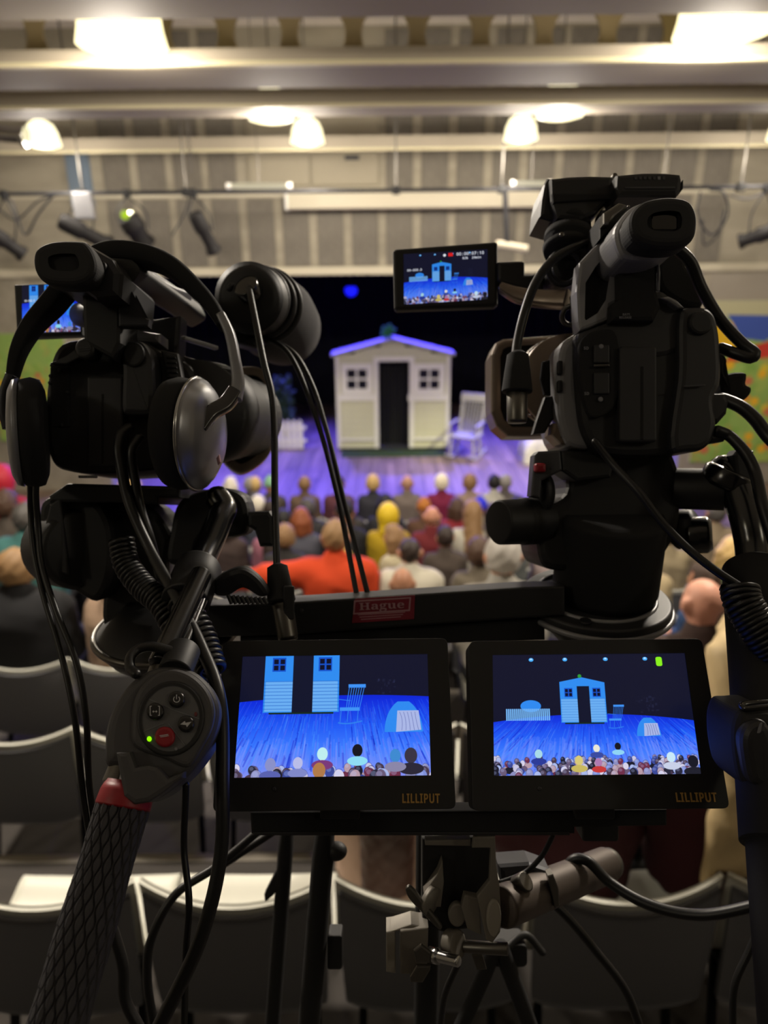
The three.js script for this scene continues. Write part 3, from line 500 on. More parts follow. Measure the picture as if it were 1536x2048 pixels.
function bodyGeo(pose) {
  return cached('body' + pose, () => {
    const p = POSES[pose], L = [skull, cone([0, 1.0, .015, .056], [0, 1.1, 0, .052]), cone([0, 1.165, -.105, .014], [0, 1.135, -.125, .016]), cone([-.078, 1.15, .0, .018], [-.086, 1.185, .012, .02]), cone([.078, 1.15, .0, .018], [.086, 1.185, .012, .02]),
      cone([-.055, .5, .05, .115], [-.065, .86, .05, .105]), cone([.055, .5, .05, .115], [.065, .86, .05, .105]), cone([-.12, .935, .03, .055], [.12, .935, .03, .055])];
    for (const a of [p.sl, p.sr]) { const [s, e, w] = a; L.push(cone([...s, .055], [...e, .043]), cone([...e, .043], [...w, .032])); const d = V(w[0] - e[0], w[1] - e[1], w[2] - e[2]).normalize(), side = d.clone().cross(V(0, 1, 0)).normalize(), wv = V(...w); const pt = (f, s2, u) => wv.clone().addScaledVector(d, f).addScaledVector(side, s2).add(V(0, u, 0)).toArray(); L.push(cone([...pt(.02, 0, 0), .03], [...pt(.07, 0, 0), .034])); for (let k = 0; k < 4; k++) { const o = (k - 1.5) * .019, ln = [.055, .07, .075, .062][k]; L.push(cone([...pt(.09, o, 0), .0105], [...pt(.09 + ln * .55, o, -.008), .0095])); L.push(cone([...pt(.09 + ln * .55, o, -.008), .0095], [...pt(.09 + ln, o, -.03), .008])); } L.push(cone([...pt(.04, .03, 0), .012], [...pt(.085, .052, -.01), .01])); }
    for (const s of [-1, 1]) L.push(cone([s * .09, .5, .04, .1], [s * .1, .5, -.4, .062]), cone([s * .1, .5, -.4, .062], [s * .1, .1, -.38, .042]), cone([s * .1, .055, -.36, .045], [s * .11, .04, -.55, .035]));
    const xr = pose === 'reach' ? -.95 : -.36;
    return nets(blend(L, .03), steps(xr, .36, [[-.11, .11, .014]]), steps(-.02, 1.32, [[.55, .66, .022], [1.0, 1.32, .014]]), steps(-.66, .24, [[-.15, .12, .016]]));
  });
}
function topGeo(pose, bulk) {
  return cached('top' + pose + bulk, () => {
    const p = POSES[pose], b = bulk, L = [cone([-.06, .5, .05, .128 + b], [-.07, .86, .05, .12 + b]), cone([.06, .5, .05, .128 + b], [.07, .86, .05, .12 + b]), cone([-.13, .935, .03, .07 + b * .7], [.13, .935, .03, .07 + b * .7]), cone([0, .98, .02, .075], [0, 1.035, .015, .072 + b * .3])];
    for (const [s, e, w] of [p.sl, p.sr]) L.push(cone([...s, .07 + b], [...e, .058 + b]), cone([...e, .058 + b], [...w, .044 + b * .6]));
    const xr = pose === 'reach' ? -.95 : -.42;
    const crease = (x, y, z) => .006 * Math.sin(x * 31 + y * 23) * Math.sin(y * 37 - x * 9 + z * 15);
    const f = blend(L, .05);
    return nets((x, y, z) => Math.max(f(x, y, z) + crease(x, y, z), .44 - y), steps(xr, .42, [[-2, 2, .026]]), steps(.4, 1.16, [[0, 2, .026]]), steps(-.42, .3, [[-2, 2, .026]]));
  });
}
const trouserGeo = () => cached('trousers', () => { const L = []; for (const s of [-1, 1]) L.push(cone([s * .085, .5, .06, .125], [s * .1, .5, -.4, .08]), cone([s * .1, .5, -.4, .08], [s * .1, .12, -.38, .06])); const f = blend(L, .03); return nets((x, y, z) => Math.max(f(x, y, z), y - .6), steps(-.3, .3, []), steps(.04, .66, []), steps(-.52, .24, [])); });
const shoeGeo = () => cached('shoes', () => nets(blend([-1, 1].map((s) => cone([s * .1, .055, -.34, .055], [s * .11, .045, -.56, .045])), .005), steps(-.25, .25, [[-1, 1, .02]]), steps(-.02, .16, [[-1, 1, .02]]), steps(-.66, -.24, [[-1, 1, .02]])));
function hairGeo(style) {
  return cached('hair' + style, () => {
    const lump = (x, y, z) => .006 * Math.sin(x * 90 + z * 40) * Math.sin(y * 80 + z * 60), thick = { short: .017, buzz: .007, curly: .03, bob: .02, long: .02, fringe: .008, bun: .014, beanie: .02, hood: .022, straight: .018, wavy: .022 }[style];
    const L = [(x, y, z) => skull(x, y, z) - thick];
    if (style === 'long') L.push(cone([0, 1.16, .04, .08], [0, .92, .18, .05]), cone([-.05, 1.12, .04, .045], [-.06, .84, .19, .035]), cone([.05, 1.12, .04, .045], [.06, .86, .19, .035]));
    if (style === 'straight') L.push(cone([0, 1.16, .04, .085], [0, .92, .2, .08]), cone([-.045, .95, .19, .06], [-.06, .6, .235, .04]), cone([.045, .95, .19, .06], [.055, .6, .235, .045]), cone([0, .95, .19, .07], [0, .58, .24, .045]));
    if (style === 'wavy') for (let i = -5; i <= 5; i++) L.push(cone([i * .016, 1.2, .04, .06], [i * .022, 1.0, .2, .04]), cone([i * .022, 1.0, .2, .04], [i * .028 + .012 * Math.sin(i * 5), .84, .25, .03]), cone([i * .028 + .012 * Math.sin(i * 5), .84, .25, .03], [i * .033 - .012 * Math.sin(i * 5), .68 + .05 * Math.sin(i * 3), .27, .014]));
    if (style === 'bob') L.push(cone([-.06, 1.16, .02, .06], [-.07, 1.05, .02, .055]), cone([.06, 1.16, .02, .06], [.07, 1.05, .02, .055]), cone([0, 1.15, .06, .07], [0, 1.05, .07, .06]));
    if (style === 'bun') L.push(egg(0, 1.3, .03, .05, .045, .05));
    if (style === 'hood') L.push(cone([0, 1.15, .02, .09], [0, 1.02, .05, .1]), egg(0, 1.18, .015, .112, .125, .12));
    if (style === 'beanie') L.push(egg(0, 1.3, .0, .03, .03, .03));
    const f = blend(L, .03), wave = style === 'wavy' ? (x, y, z) => .005 * Math.sin(y * 50 + x * 40) * Math.sin(x * 90) : style === 'curly' ? (x, y, z) => .012 * Math.sin(x * 110) * Math.sin(y * 105) * Math.sin(z * 100) : style === 'beanie' || style === 'hood' ? () => 0 : lump;
    const cut = style === 'fringe' ? (x, y, z) => Math.max(y - 1.185, -y + 1.09) : style === 'beanie' ? (x, y, z) => 1.17 - y : (x, y, z) => { const face = Math.min(-z - .045, 1.235 - y); const low = (['short', 'buzz', 'curly', 'bun'].includes(style)) ? 1.1 - y : -1; return Math.max(face, low); };
    const y0 = style === 'straight' ? .5 : style === 'wavy' ? .64 : style === 'long' ? .74 : .9;
    return nets((x, y, z) => Math.max(f(x, y, z) + wave(x, y, z), cut(x, y, z)), steps(-.28, .28, [[-1, 1, .014]]), steps(y0, 1.4, [[0, 2, .014]]), steps(-.2, .4, [[-1, 1, .014]]));
  });
}
const eyeGeo = () => cached('eyes', () => merge([-1, 1].map((s) => new THREE.SphereGeometry(.012, 10, 8).translate(s * .03, 1.185, -.102)))), mouthGeo = () => cached('mouth', () => new THREE.SphereGeometry(.02, 10, 6).scale(1, .25, .4).translate(0, 1.108, -.112));
const colours = {}, cloth = (hex) => colours[hex] ??= mat(hex, .9, 0, { map: weaveTex, sheen: .3, sheenRoughness: .6 }), hairm = (hex) => colours['h' + hex] ??= mat(hex, .6), skinm = (hex) => colours['s' + hex] ??= mat(hex, .55);
const eyeM = mat(0x2a2420, .3), lipM = mat(0x8a4a44, .5);
const sat = [];
function placeRow(k0, px, py, o) {
  const clash = (q) => { const x = W(px, py, ROWS[q].F + .28).x; return Math.min(9, ...sat.filter((e) => e[0] === q).map((e) => Math.abs(e[1] - x))); };
  const opts = (k0 < 3 ? [k0] : [k0, k0 + 1, k0 + 2]).filter((q) => q >= 2 || q === k0).filter((q) => q < ROWS.length), k = opts.find((q) => clash(q) > .36) ?? opts.reduce((a, b) => clash(b) > clash(a) ? b : a);
  sat.push([k, W(px, py, ROWS[k].F + .28).x, px, py, o]);
}
function seatPerson(k, px, py, o, shift) {
  const R = ROWS[k], F = R.F + .3, c = W(px, py, F - .02).add(V(shift, 0, 0)), s = THREE.MathUtils.clamp((c.y - R.y - .39) / .813, o.min ?? .78, 1.14) * (o.big ?? (k > 4 ? 1.09 : 1)), lift = Math.max(.004, .4 - .372 * s);
  const t = thing('person', o.label, 'person', V(c.x, R.y + lift, -F), 'seated audience');
  t.scale.set(s * (o.wide ?? 1), s, s); t.rotation.y = o.turn ?? 0; if (o.tilt) t.rotation.z = o.tilt;
  const pose = o.pose ?? 'lap';
  const b = local(t, 'body', bodyGeo(pose), skinm(o.skin ?? 0xc08a6c)); local(t, 'clothing_top', topGeo(pose, o.bulk ?? .012), cloth(o.top)); local(t, 'trousers', trouserGeo(), cloth(o.legs ?? 0x23252c)); local(t, 'shoes', shoeGeo(), M.black);
  if (o.hair !== null) local(t, ['beanie', 'hood'].includes(o.style) ? (o.style === 'beanie' ? 'knit_hat' : 'hood') : 'hair', hairGeo(o.style ?? 'short'), hairm(o.hair));
  local(b, 'eyes', eyeGeo(), eyeM); local(b, 'mouth', mouthGeo(), lipM);
  if (o.seat !== false) { const near = scene.children.find((q) => q.name.startsWith('auditorium_chair') && Math.abs(q.position.z + R.F + .26) < .02 && Math.abs(q.position.x - c.x) < .3); if (!near && k > 1) chair(k, c.x, ('white chair under the ' + o.label).split(' ').slice(0, 16).join(' '), 'occupied white chairs in the ' + ordinal[k] + ' row').scale.x = .8; }
  return t;
}
const H = { blk: 0x14110f, dk: 0x2b1d14, br: 0x4a3322, lb: 0x8a6a45, bl: 0xc4a468, wh: 0xd9d2c0, gr: 0x8b8680, red: 0x8a4a28, dg: 0x4c4844 };
const people = [
  // row, px, py, hair, style, top colour, extras, label
  [7, 511, 1004, H.wh, 'bob', 0x6b6f7a, {}, 'person with white bobbed hair and slate top close to the stage'],
  [6, 6, 985, 0xb82030, 'hood', 0xb82030, {}, 'child in a red hooded coat by the pale side wall'],
  [7, 590, 1015, 0x7fb08c, 'beanie', 0x5a5048, {}, 'person in a pale green knit hat in front row'],
  [7, 642, 1018, H.lb, 'short', 0x77604c, {}, 'person with light brown hair and tan top in front row'],
  [7, 726, 1010, H.bl, 'curly', 0x3a3a44, {}, 'person with curly fair hair and charcoal top in front row'],
  [7, 767, 1010, 0xb98d72, 'buzz', 0x8a7d74, {}, 'person with cropped sandy hair and taupe top in front row'],
  [7, 840, 1000, 0xe6dcc0, 'curly', 0x8e1f4a, {}, 'person with white blond curls and magenta top in front row'],
  [7, 891, 1008, H.lb, 'curly', 0xb49a88, {}, 'person with brown curls and pinkish tan top in front row'],
  [7, 940, 994, H.blk, 'short', 0xd6d2c4, { skin: 0x5a3c2c }, 'dark haired person in a cream top sitting tall in front row'],
  [6, 569, 1022, H.wh, 'short', 0x4a4f5c, {}, 'white haired person in dark blue grey top by the red top'],
  [6, 588, 1044, H.dk, 'short', 0xa01c1c, {}, 'person in a bright red top in the second row from stage'],
  [6, 616, 1032, H.dg, 'curly', 0x3b3a3c, {}, 'person with dark grey curls in the second row from stage'],
  [6, 698, 1022, H.br, 'long', 0x46423f, {}, 'person with long brown hair and grey brown top near stage'],
  [6, 747, 1020, H.blk, 'bob', 0x2a2a30, {}, 'person with black bobbed hair in the second row from stage'],
  [6, 818, 1028, 0xb06a1e, 'beanie', 0x6a4a34, {}, 'person in an orange brown knit hat near the stage'],
  [6, 907, 1034, 0x1a22d8, 'beanie', 0xcfc4ae, {}, 'child in a vivid blue knit hat near the stage'],
  [6, 984, 1030, H.blk, 'curly', 0x222226, {}, 'person with black curls and black top near the stage'],
  [6, 1040, 1034, H.br, 'short', 0x7a2a34, {}, 'person with brown hair and wine red top near the stage'],
  [5, 655, 1052, H.red, 'bob', 0x5a5a66, {}, 'person with auburn bob and slate top in middle row'],
  [5, 719, 1040, H.blk, 'beanie', 0x1d1d20, {}, 'person in a black knit hat and black top in middle row'],
  [5, 749, 1045, 0xd8b81c, 'hood', 0xc9a816, {}, 'child in a bright yellow hooded coat in middle row'],
  [5, 828, 1048, 0x9a6a50, 'fringe', 0x7a2026, { skin: 0xc48a70 }, 'balding person with reddish hair and dark red top in middle row'],
  [5, 884, 1040, H.lb, 'long', 0xd8d2c0, {}, 'person with long light brown hair and off white top in middle row'],
  [5, 925, 1046, H.dk, 'long', 0x3c4450, {}, 'person with long dark hair and blue grey top in middle row'],
  [5, 1000, 1050, H.br, 'curly', 0x8a8478, {}, 'person with brown curls and stone coloured top in middle row'],
  [5, 1440, 1040, H.dg, 'short', 0x9c8a70, { wide: 1.1 }, 'grey brown haired person with tan top beside the coiled cord'],
  [5, 1515, 1044, H.br, 'bob', 0xb88a90, {}, 'person with brown bob and dusty pink top by the pan bar'],
  [5, 323, 1012, H.bl, 'bob', 0xd8b4a0, {}, 'person with fair bob and peach top glimpsed between tripod parts'],
  [5, 12, 1030, H.br, 'curly', 0x5c5248, {}, 'person with brown curls and brown top by pale side wall'],
  [4, 569, 1078, H.lb, 'curly', 0x33302e, {}, 'person with fair brown curls and black top beside orange jacket'],
  [4, 603, 1062, H.dk, 'long', 0xb07080, {}, 'person with long dark hair and rose pink top'],
  [4, 516, 1076, H.dk, 'bob', 0x4a3a34, {}, 'person with dark bob and brown top beside the clamp knob'],
  [4, 784, 1076, H.lb, 'bob', 0xd6c9a4, { turn: .9 }, 'person with light brown bob looking sideways in cream top'],
  [4, 853, 1078, H.dk, 'short', 0x54483e, {}, 'person with dark hair and olive brown top behind the red scarf'],
  [4, 949, 1056, 0xa58468, 'fringe', 0x6f7472, { bulk: .03, skin: 0xbf8c72, fixed: 1 }, 'balding person in a grey plaid padded jacket'],
  [4, 1060, 1084, H.gr, 'short', 0xc8b4b0, {}, 'grey haired person in pale pink patterned top'],
  [4, 1340, 1072, H.br, 'short', 0xa89878, {}, 'brown haired person in khaki top behind the tripod head'],
  [4, 318, 1060, H.gr, 'bob', 0x2f7f9c, {}, 'grey haired person in blue top glimpsed through tripod parts'],
  [4, 50, 1040, H.dg, 'short', 0x4f8a86, { bulk: .03, wide: 1.15 }, 'person in a teal top by the headphone cables'],
  [3, 672, 1078, H.lb, 'short', 0xe84a12, { pose: 'reach', bulk: .035, wide: 1.05, fixed: 1 }, 'person in bright orange jacket with one arm stretched out sideways'],
  [4, 540, 1082, H.br, 'curly', 0x202024, {}, 'person with brown curls and black jumper behind stretched orange arm'],
  [5, 552, 1044, H.gr, 'short', 0x54505a, {}, 'grey haired person in plum grey top behind the hanging cable'],
  [5, 628, 1054, H.blk, 'short', 0x3a3230, {}, 'black haired person in dark brown top near orange jacket'],
  [6, 860, 1026, H.br, 'bob', 0x9c2c34, {}, 'person with brown bob and crimson top near the stage'],
  [6, 960, 1040, H.gr, 'short', 0x6c6460, {}, 'grey haired person in mushroom top near the stage'],
  [7, 560, 1008, H.bl, 'short', 0x8a8a90, {}, 'fair haired person in light grey top in front row'],
  [7, 690, 1012, H.dk, 'bun', 0x6a3a44, {}, 'person with dark hair bun in front row'],
  [4, 745, 1118, 0xb8a01a, 'hood', 0xb8a01a, { min: .55, fixed: 1 }, 'small child in a mustard yellow hooded coat'],
  [3, 820, 1108, H.dk, 'buzz', 0xe4dcc6, { bulk: .035, wide: 1.12, fixed: 1 }, 'person with dark cropped hair in a thick cream hooded top'],
  [3, 932, 1110, H.br, 'curly', 0x7b705e, {}, 'person with brown curls and khaki top near grey haired person'],
  [3, 1464, 1106, H.bl, 'bob', 0x5c9a60, { min: .6, turn: -.5 }, 'fair haired child in a green top by the pan bar'],
  [3, 1300, 1120, H.br, 'short', 0xc9b48c, {}, 'brown haired person in sand coloured top behind the round plate'],
  [2, 805, 1172, 0x6a4630, 'fringe', 0xd8cfb6, { skin: 0xa8765a, fixed: 1 }, 'balding brown haired person in ivory top just above the bar'],
  [3, 962, 1134, H.bl, 'short', 0x2c3038, { min: .55, turn: .7 }, 'fair haired child in a dark top turned sideways'],
  [2, 1007, 1130, 0xa8a29a, 'short', 0xb9b4aa, { big: 1.05, wide: 1.12, fixed: 1 }, 'person with thick grey hair in light grey top'],
  [2, 1412, 1176, 0x3a261a, 'long', 0x3d5c8c, { turn: .5, big: 1.04 }, 'person with long dark brown hair and denim blue top'],
  [2, 52, 1150, H.lb, 'short', 0x17171b, { bulk: .05, wide: 1.25, big: 1.03 }, 'light brown haired person in a bulky black padded jacket'],
  [2, 195, 1160, H.bl, 'short', 0xb89a80, { min: .6, turn: -.6 }, 'fair haired child beside the bulky black jacket'],
  [1, 1404, 1266, null, null, 0x4a3630, { skin: 0xd49a82, wide: 1.12, big: 1.2 }, 'bald person in a brown top behind the wide shot monitor'],
  [0, 772, 1470, 0x3f2216, 'straight', 0xd9b7a4, { bulk: .02 }, 'person with long dark auburn hair and blush pink top'],
  [0, 1150, 1440, 0x2a1a14, 'short', 0x4a1620, { bulk: .05, wide: 1.12 }, 'person in a wide dark maroon top behind the monitors'],
  [0, 1508, 1385, 0xc9b184, 'wavy', 0x4f1a24, { bulk: .03, wide: 1.15, big: 1.14 }, 'person with very long wavy blond hair over maroon top'],
];
for (const [k, px, py, hair, style, top, o, label] of people) placeRow(k, px, py, { hair, style, top, label, ...o });
// neighbours in a row sit shoulder to shoulder, never inside each other
for (let k = 0; k < ROWS.length; k++) {
  const row = sat.filter((e) => e[0] === k).sort((a, b) => a[1] - b[1]), xs = row.map((e) => e[1]), half = row.map((e) => (k > 4 ? .205 : .21) * (e[4].wide ?? 1) * (e[4].big ?? 1) + (e[4].bulk ?? .012)), mass = row.map((e) => e[4].fixed || k === 0 ? 20 : 1);
  for (let it = 0; it < (k ? 60 : 0); it++) for (let i = 1; i < xs.length; i++) { const need = half[i] + half[i - 1], gap = xs[i] - xs[i - 1]; if (gap < need) { const m = (need - gap) / (mass[i] + mass[i - 1]); xs[i] += m * mass[i - 1]; xs[i - 1] -= m * mass[i]; } }
  row.forEach((e, i) => seatPerson(k, e[2], e[3], e[4], THREE.MathUtils.clamp(xs[i] - e[1], -.3, .3)));
}
// ---------------------------------------------------------------- pictures on the screens
function stagePicture(wide, osd) {
  return canvas(800, 500, (c, w, h) => {
    let s = wide ? 17 : 29; const r = () => { s = (s * 16807) % 2147483647; return s / 2147483647; };
    c.fillStyle = '#11132a'; c.fillRect(0, 0, w, h);
    for (let i = 0; i < 26; i++) { c.fillStyle = 'rgba(120,130,190,' + (.05 + .1 * r()) + ')'; c.fillRect(w * (.72 + .1 * r()), h * (wide ? .36 + .14 * r() : .2 + .18 * r()), 3 + 8 * r(), 3 + 12 * r()); }
    const y0 = wide ? .5 : .36;
    c.save(); c.beginPath(); c.moveTo(0, h * (y0 + (wide ? .07 : .03))); c.quadraticCurveTo(w * .5, h * (y0 - .05), w, h * (y0 + (wide ? .07 : 0))); c.lineTo(w, h); c.lineTo(0, h); c.closePath(); c.clip();
    { const gr = c.createLinearGradient(0, h * y0, 0, h); gr.addColorStop(0, '#0a26d8'); gr.addColorStop(.35, '#1f58f4'); gr.addColorStop(.65, '#3f7cff'); gr.addColorStop(1, '#8590f4'); c.fillStyle = gr; c.fillRect(0, 0, w, h); }
    for (let i = 0; i < 420; i++) { const x = r() * w, q = y0 + r() * .5, k = (q - y0) * 2; c.strokeStyle = ['rgba(40,110,255,.35)', 'rgba(8,30,190,.35)', 'rgba(70,150,255,.3)', 'rgba(100,110,240,.3)'][i % 4]; c.lineWidth = 2 + 6 * k; c.beginPath(); c.moveTo(x, q * h); c.lineTo(x + (x - w / 2) * .2 * (wide ? 1 : .4), h * (q + .12)); c.stroke(); }
    for (let i = 0; i < 160; i++) { c.strokeStyle = 'rgba(130,150,255,.22)'; c.lineWidth = 6; const x = r() * w; c.beginPath(); c.moveTo(x, h * (.68 + .1 * r())); c.lineTo(x + (x - w / 2) * .1, h * .92); c.stroke(); }
    c.restore();
    const shed = (x, y, ww, hh, cut) => {
      c.fillStyle = '#2f8cf0'; c.beginPath(); if (cut) c.rect(x, -4, ww, y + hh + 4); else { c.moveTo(x, y + hh * .1); c.lineTo(x + ww / 2, y); c.lineTo(x + ww, y + hh * .12); c.lineTo(x + ww, y + hh); c.lineTo(x, y + hh); } c.fill();
      c.fillStyle = '#6aaef2'; const by = cut ? h * .22 : y + hh * .48; c.fillRect(x + ww * .02, by, ww * .96, y + hh - by - hh * .02);
      c.strokeStyle = 'rgba(30,90,190,.55)'; c.lineWidth = cut ? 3 : 1.4; for (let k = 0; k < 9; k++) { const yy = by + (y + hh - by) * k / 9; c.beginPath(); c.moveTo(x, yy); c.lineTo(x + ww, yy); c.stroke(); }
      c.fillStyle = '#10142c'; c.fillRect(x + ww * .38, cut ? 0 : y + hh * .2, ww * .27, cut ? y + hh : hh * .8);
      for (const u of [.1, .72]) { const wx = x + ww * u, wy = cut ? h * .015 : y + hh * .24, a = ww * .18, b = cut ? h * .12 : hh * .2; c.fillStyle = '#1250c8'; c.fillRect(wx, wy, a, b); c.fillStyle = '#080e28'; for (let i = 0; i < 2; i++) for (let j = 0; j < 2; j++) c.fillRect(wx + a * (.1 + i * .48), wy + b * (.12 + j * .44), a * .34, b * .34); }
      c.fillStyle = '#142a1c'; c.fillRect(x + ww * .08, y + hh, ww * .85, hh * .03);
    };
    const rocker = (x, y, q) => { c.strokeStyle = '#2f80ee'; c.fillStyle = '#3f93f6'; c.lineWidth = 3 * q; c.fillRect(x, y, 70 * q, 14 * q); for (let i = 0; i < 7; i++) { c.beginPath(); c.moveTo(x + 4 * q + i * 10 * q, y + 10 * q); c.lineTo(x - 8 * q + i * 9 * q, y + 92 * q); c.stroke(); } c.fillRect(x - 34 * q, y + 92 * q, 80 * q, 14 * q); for (const u of [-28, 0, 40]) { c.beginPath(); c.moveTo(x + u * q, y + 104 * q); c.lineTo(x + (u - 4) * q, y + 150 * q); c.stroke(); } c.beginPath(); c.moveTo(x - 40 * q, y + 60 * q); c.lineTo(x + 10 * q, y + 66 * q); c.stroke(); c.lineWidth = 5 * q; c.beginPath(); c.moveTo(x - 40 * q, y + 152 * q); c.quadraticCurveTo(x, y + 162 * q, x + 56 * q, y + 146 * q); c.stroke(); };
    const mound = (x, y, a, b) => { c.fillStyle = '#2f8af0'; c.beginPath(); c.moveTo(x, y + b); c.quadraticCurveTo(x + a * .02, y + b * .3, x + a * .35, y); c.lineTo(x + a * .65, y); c.quadraticCurveTo(x + a * .98, y + b * .3, x + a, y + b); c.closePath(); c.fill(); c.fillStyle = '#a9b6e6'; c.beginPath(); c.moveTo(x + a * .3, y + b); c.lineTo(x + a * .34, y + b * .3); c.lineTo(x + a * .9, y + b * .3); c.lineTo(x + a * .96, y + b * .94); c.closePath(); c.fill(); c.strokeStyle = 'rgba(70,80,150,.6)'; c.lineWidth = 2; for (let i = 0; i < 5; i++) { c.beginPath(); c.moveTo(x + a * (.4 + i * .1), y + b * .35); c.quadraticCurveTo(x + a * (.5 + i * .08), y + b * .6, x + a * (.45 + i * .11), y + b * .95); c.stroke(); } };
    if (wide) {
      shed(w * .34, h * .2, w * .23, h * .38); c.fillStyle = '#2f9a3a'; c.beginPath(); c.arc(w * .445, h * .19, 8, 0, 7); c.fill();
      rocker(w * .605, h * .435, .62); mound(w * .71, h * .545, w * .12, h * .15);
      c.fillStyle = '#2f8af0'; c.beginPath(); c.ellipse(w * .19, h * .44, w * .052, h * .05, 0, 0, 7); c.fill();
      for (let i = 0; i < 22; i++) { c.fillStyle = '#74b4f4'; c.fillRect(w * (.065 + i * .0101), h * .462, w * .0078, h * .098); }
      for (const x of [.2, .375, .585, .79]) { c.fillStyle = '#49b0ff'; c.beginPath(); c.ellipse(w * x, h * .045, 10, 8, 0, 0, 7); c.fill(); c.fillStyle = '#cfeaff'; c.beginPath(); c.ellipse(w * x, h * .04, 5, 3, 0, 0, 7); c.fill(); }
    } else {
      shed(w * .125, h * .02, w * .4, h * .46, true); rocker(w * .575, h * .25, 1.05); mound(w * .765, h * .4, w * .2, h * .25);
    }
    const tones = ['#2a2a3e', '#8d8fc0', '#c9c4e0', '#4a3a4e', '#b79aa8', '#1c1c2c', '#8090d8', '#d8d2e8', '#6a5a78', '#a8b6e8', '#3c4a98', '#70304a'];
    const n = wide ? 150 : 46, base = wide ? .86 : .93;
    for (let i = 0; i < n; i++) { const row = i / n, x = w * r(), y = h * (base + row * (wide ? .14 : .08) - .01 + .02 * r()), q = (wide ? 13 : 21) * (.7 + .5 * row); c.fillStyle = tones[(i * 5 + 3) % 12]; c.beginPath(); c.ellipse(x, y + q * 2, q * 1.8, q * 1.2, 0, 0, 7); c.fill(); c.fillStyle = tones[(i * 7) % 12]; c.beginPath(); c.ellipse(x, y, q * .9, q * 1.15, r() - .5, 0, 7); c.fill(); c.fillStyle = 'rgba(190,205,255,.28)'; c.beginPath(); c.ellipse(x - q * .2, y - q * .45, q * .5, q * .45, 0, 0, 7); c.fill(); c.strokeStyle = 'rgba(20,20,50,.4)'; c.lineWidth = 1.5; c.beginPath(); c.ellipse(x, y, q * .95, q * 1.2, 0, 0, 7); c.stroke(); }
    const head = (x, y, q, a, b) => { c.fillStyle = a; c.beginPath(); c.ellipse(w * x, h * y, q, q * 1.2, 0, 0, 7); c.fill(); c.fillStyle = b; c.beginPath(); c.ellipse(w * x, h * y + q * 2, q * 2, q * .9, 0, 0, 7); c.fill(); };
    if (wide) { head(.505, .79, 13, '#e8e6d8', '#3a4aa0'); head(.61, .775, 12, '#15151f', '#8fd4f4'); head(.415, .885, 16, '#d8c878', '#c8b860'); head(.51, .9, 14, '#b07ab0', '#c83a3a'); head(.865, .865, 17, '#c8e8f8', '#c8d0e8'); head(.22, .83, 15, '#a8d8e8', '#2a3a98'); head(.97, .9, 20, '#1c1c28', '#22222e'); }
    else { head(.445, .82, 22, '#bfeef0', '#7a3a7a'); head(.625, .795, 21, '#16161f', '#8fdcf4'); head(.43, .95, 26, '#b07a4a', '#c08a4a'); head(.9, .84, 26, '#3a3444', '#2c2838'); head(.82, .84, 22, '#3f8ad0', '#8a86a8'); head(.32, .89, 20, '#b8bce8', '#8088c8'); head(.18, .9, 22, '#8a90c8', '#5a62b0'); }
    if (wide && !osd) { c.fillStyle = '#8af01e'; c.beginPath(); c.roundRect(w * .845, h * .03, 26, 40, 8); c.fill(); }
    if (osd) { c.fillStyle = '#e8ecf4'; c.font = 'bold 40px monospace'; c.fillText('00:00:07:10', w * .63, h * .09); c.font = 'bold 30px monospace'; c.fillText('92%  29min', w * .7, h * .17); c.fillText('00-000.0', w * .04, h * .35); c.fillStyle = '#e02020'; c.fillRect(w * .535, h * .03, 44, 34); c.fillStyle = '#e8ecf4'; c.beginPath(); c.arc(w * .49, h * .07, 14, 0, 7); c.fill(); }
  });
}
const picWide = stagePicture(true, false), picClose = stagePicture(false, false), picWideOsd = stagePicture(true, true), picCloseOsd = stagePicture(false, true);
function screenLight(fr, w, h, power) { const l = new THREE.RectAreaLight(0x3a55ff, power, w, h); l.position.copy(fr.o).addScaledVector(fr.N, .004); l.quaternion.copy(fr.q).multiply(new THREE.Quaternion().setFromAxisAngle(V(0, 1, 0), Math.PI)); scene.add(l); }

const z6 = zoomed(0, 460, 2.477), zL = zoomed(0, 900, 2.477), z4 = zoomed(0, 1240, 3.2), z5 = zoomed(960, 320, 2.667), z8 = zoomed(960, 700, 2.667), zC = zoomed(760, 1640, 3.2), z3 = zoomed(1300, 540, 4.877), zT = zoomed(1060, 330, 4.267), zM = zoomed(380, 540, 4.877), zR = zoomed(1330, 1100, 3.413), z4a = zoomed(560, 340, 2.844), zS = zoomed(440, 1600, 4.518);
const on = (z, x, y, d) => P(...z([[x, y]])[0], d);

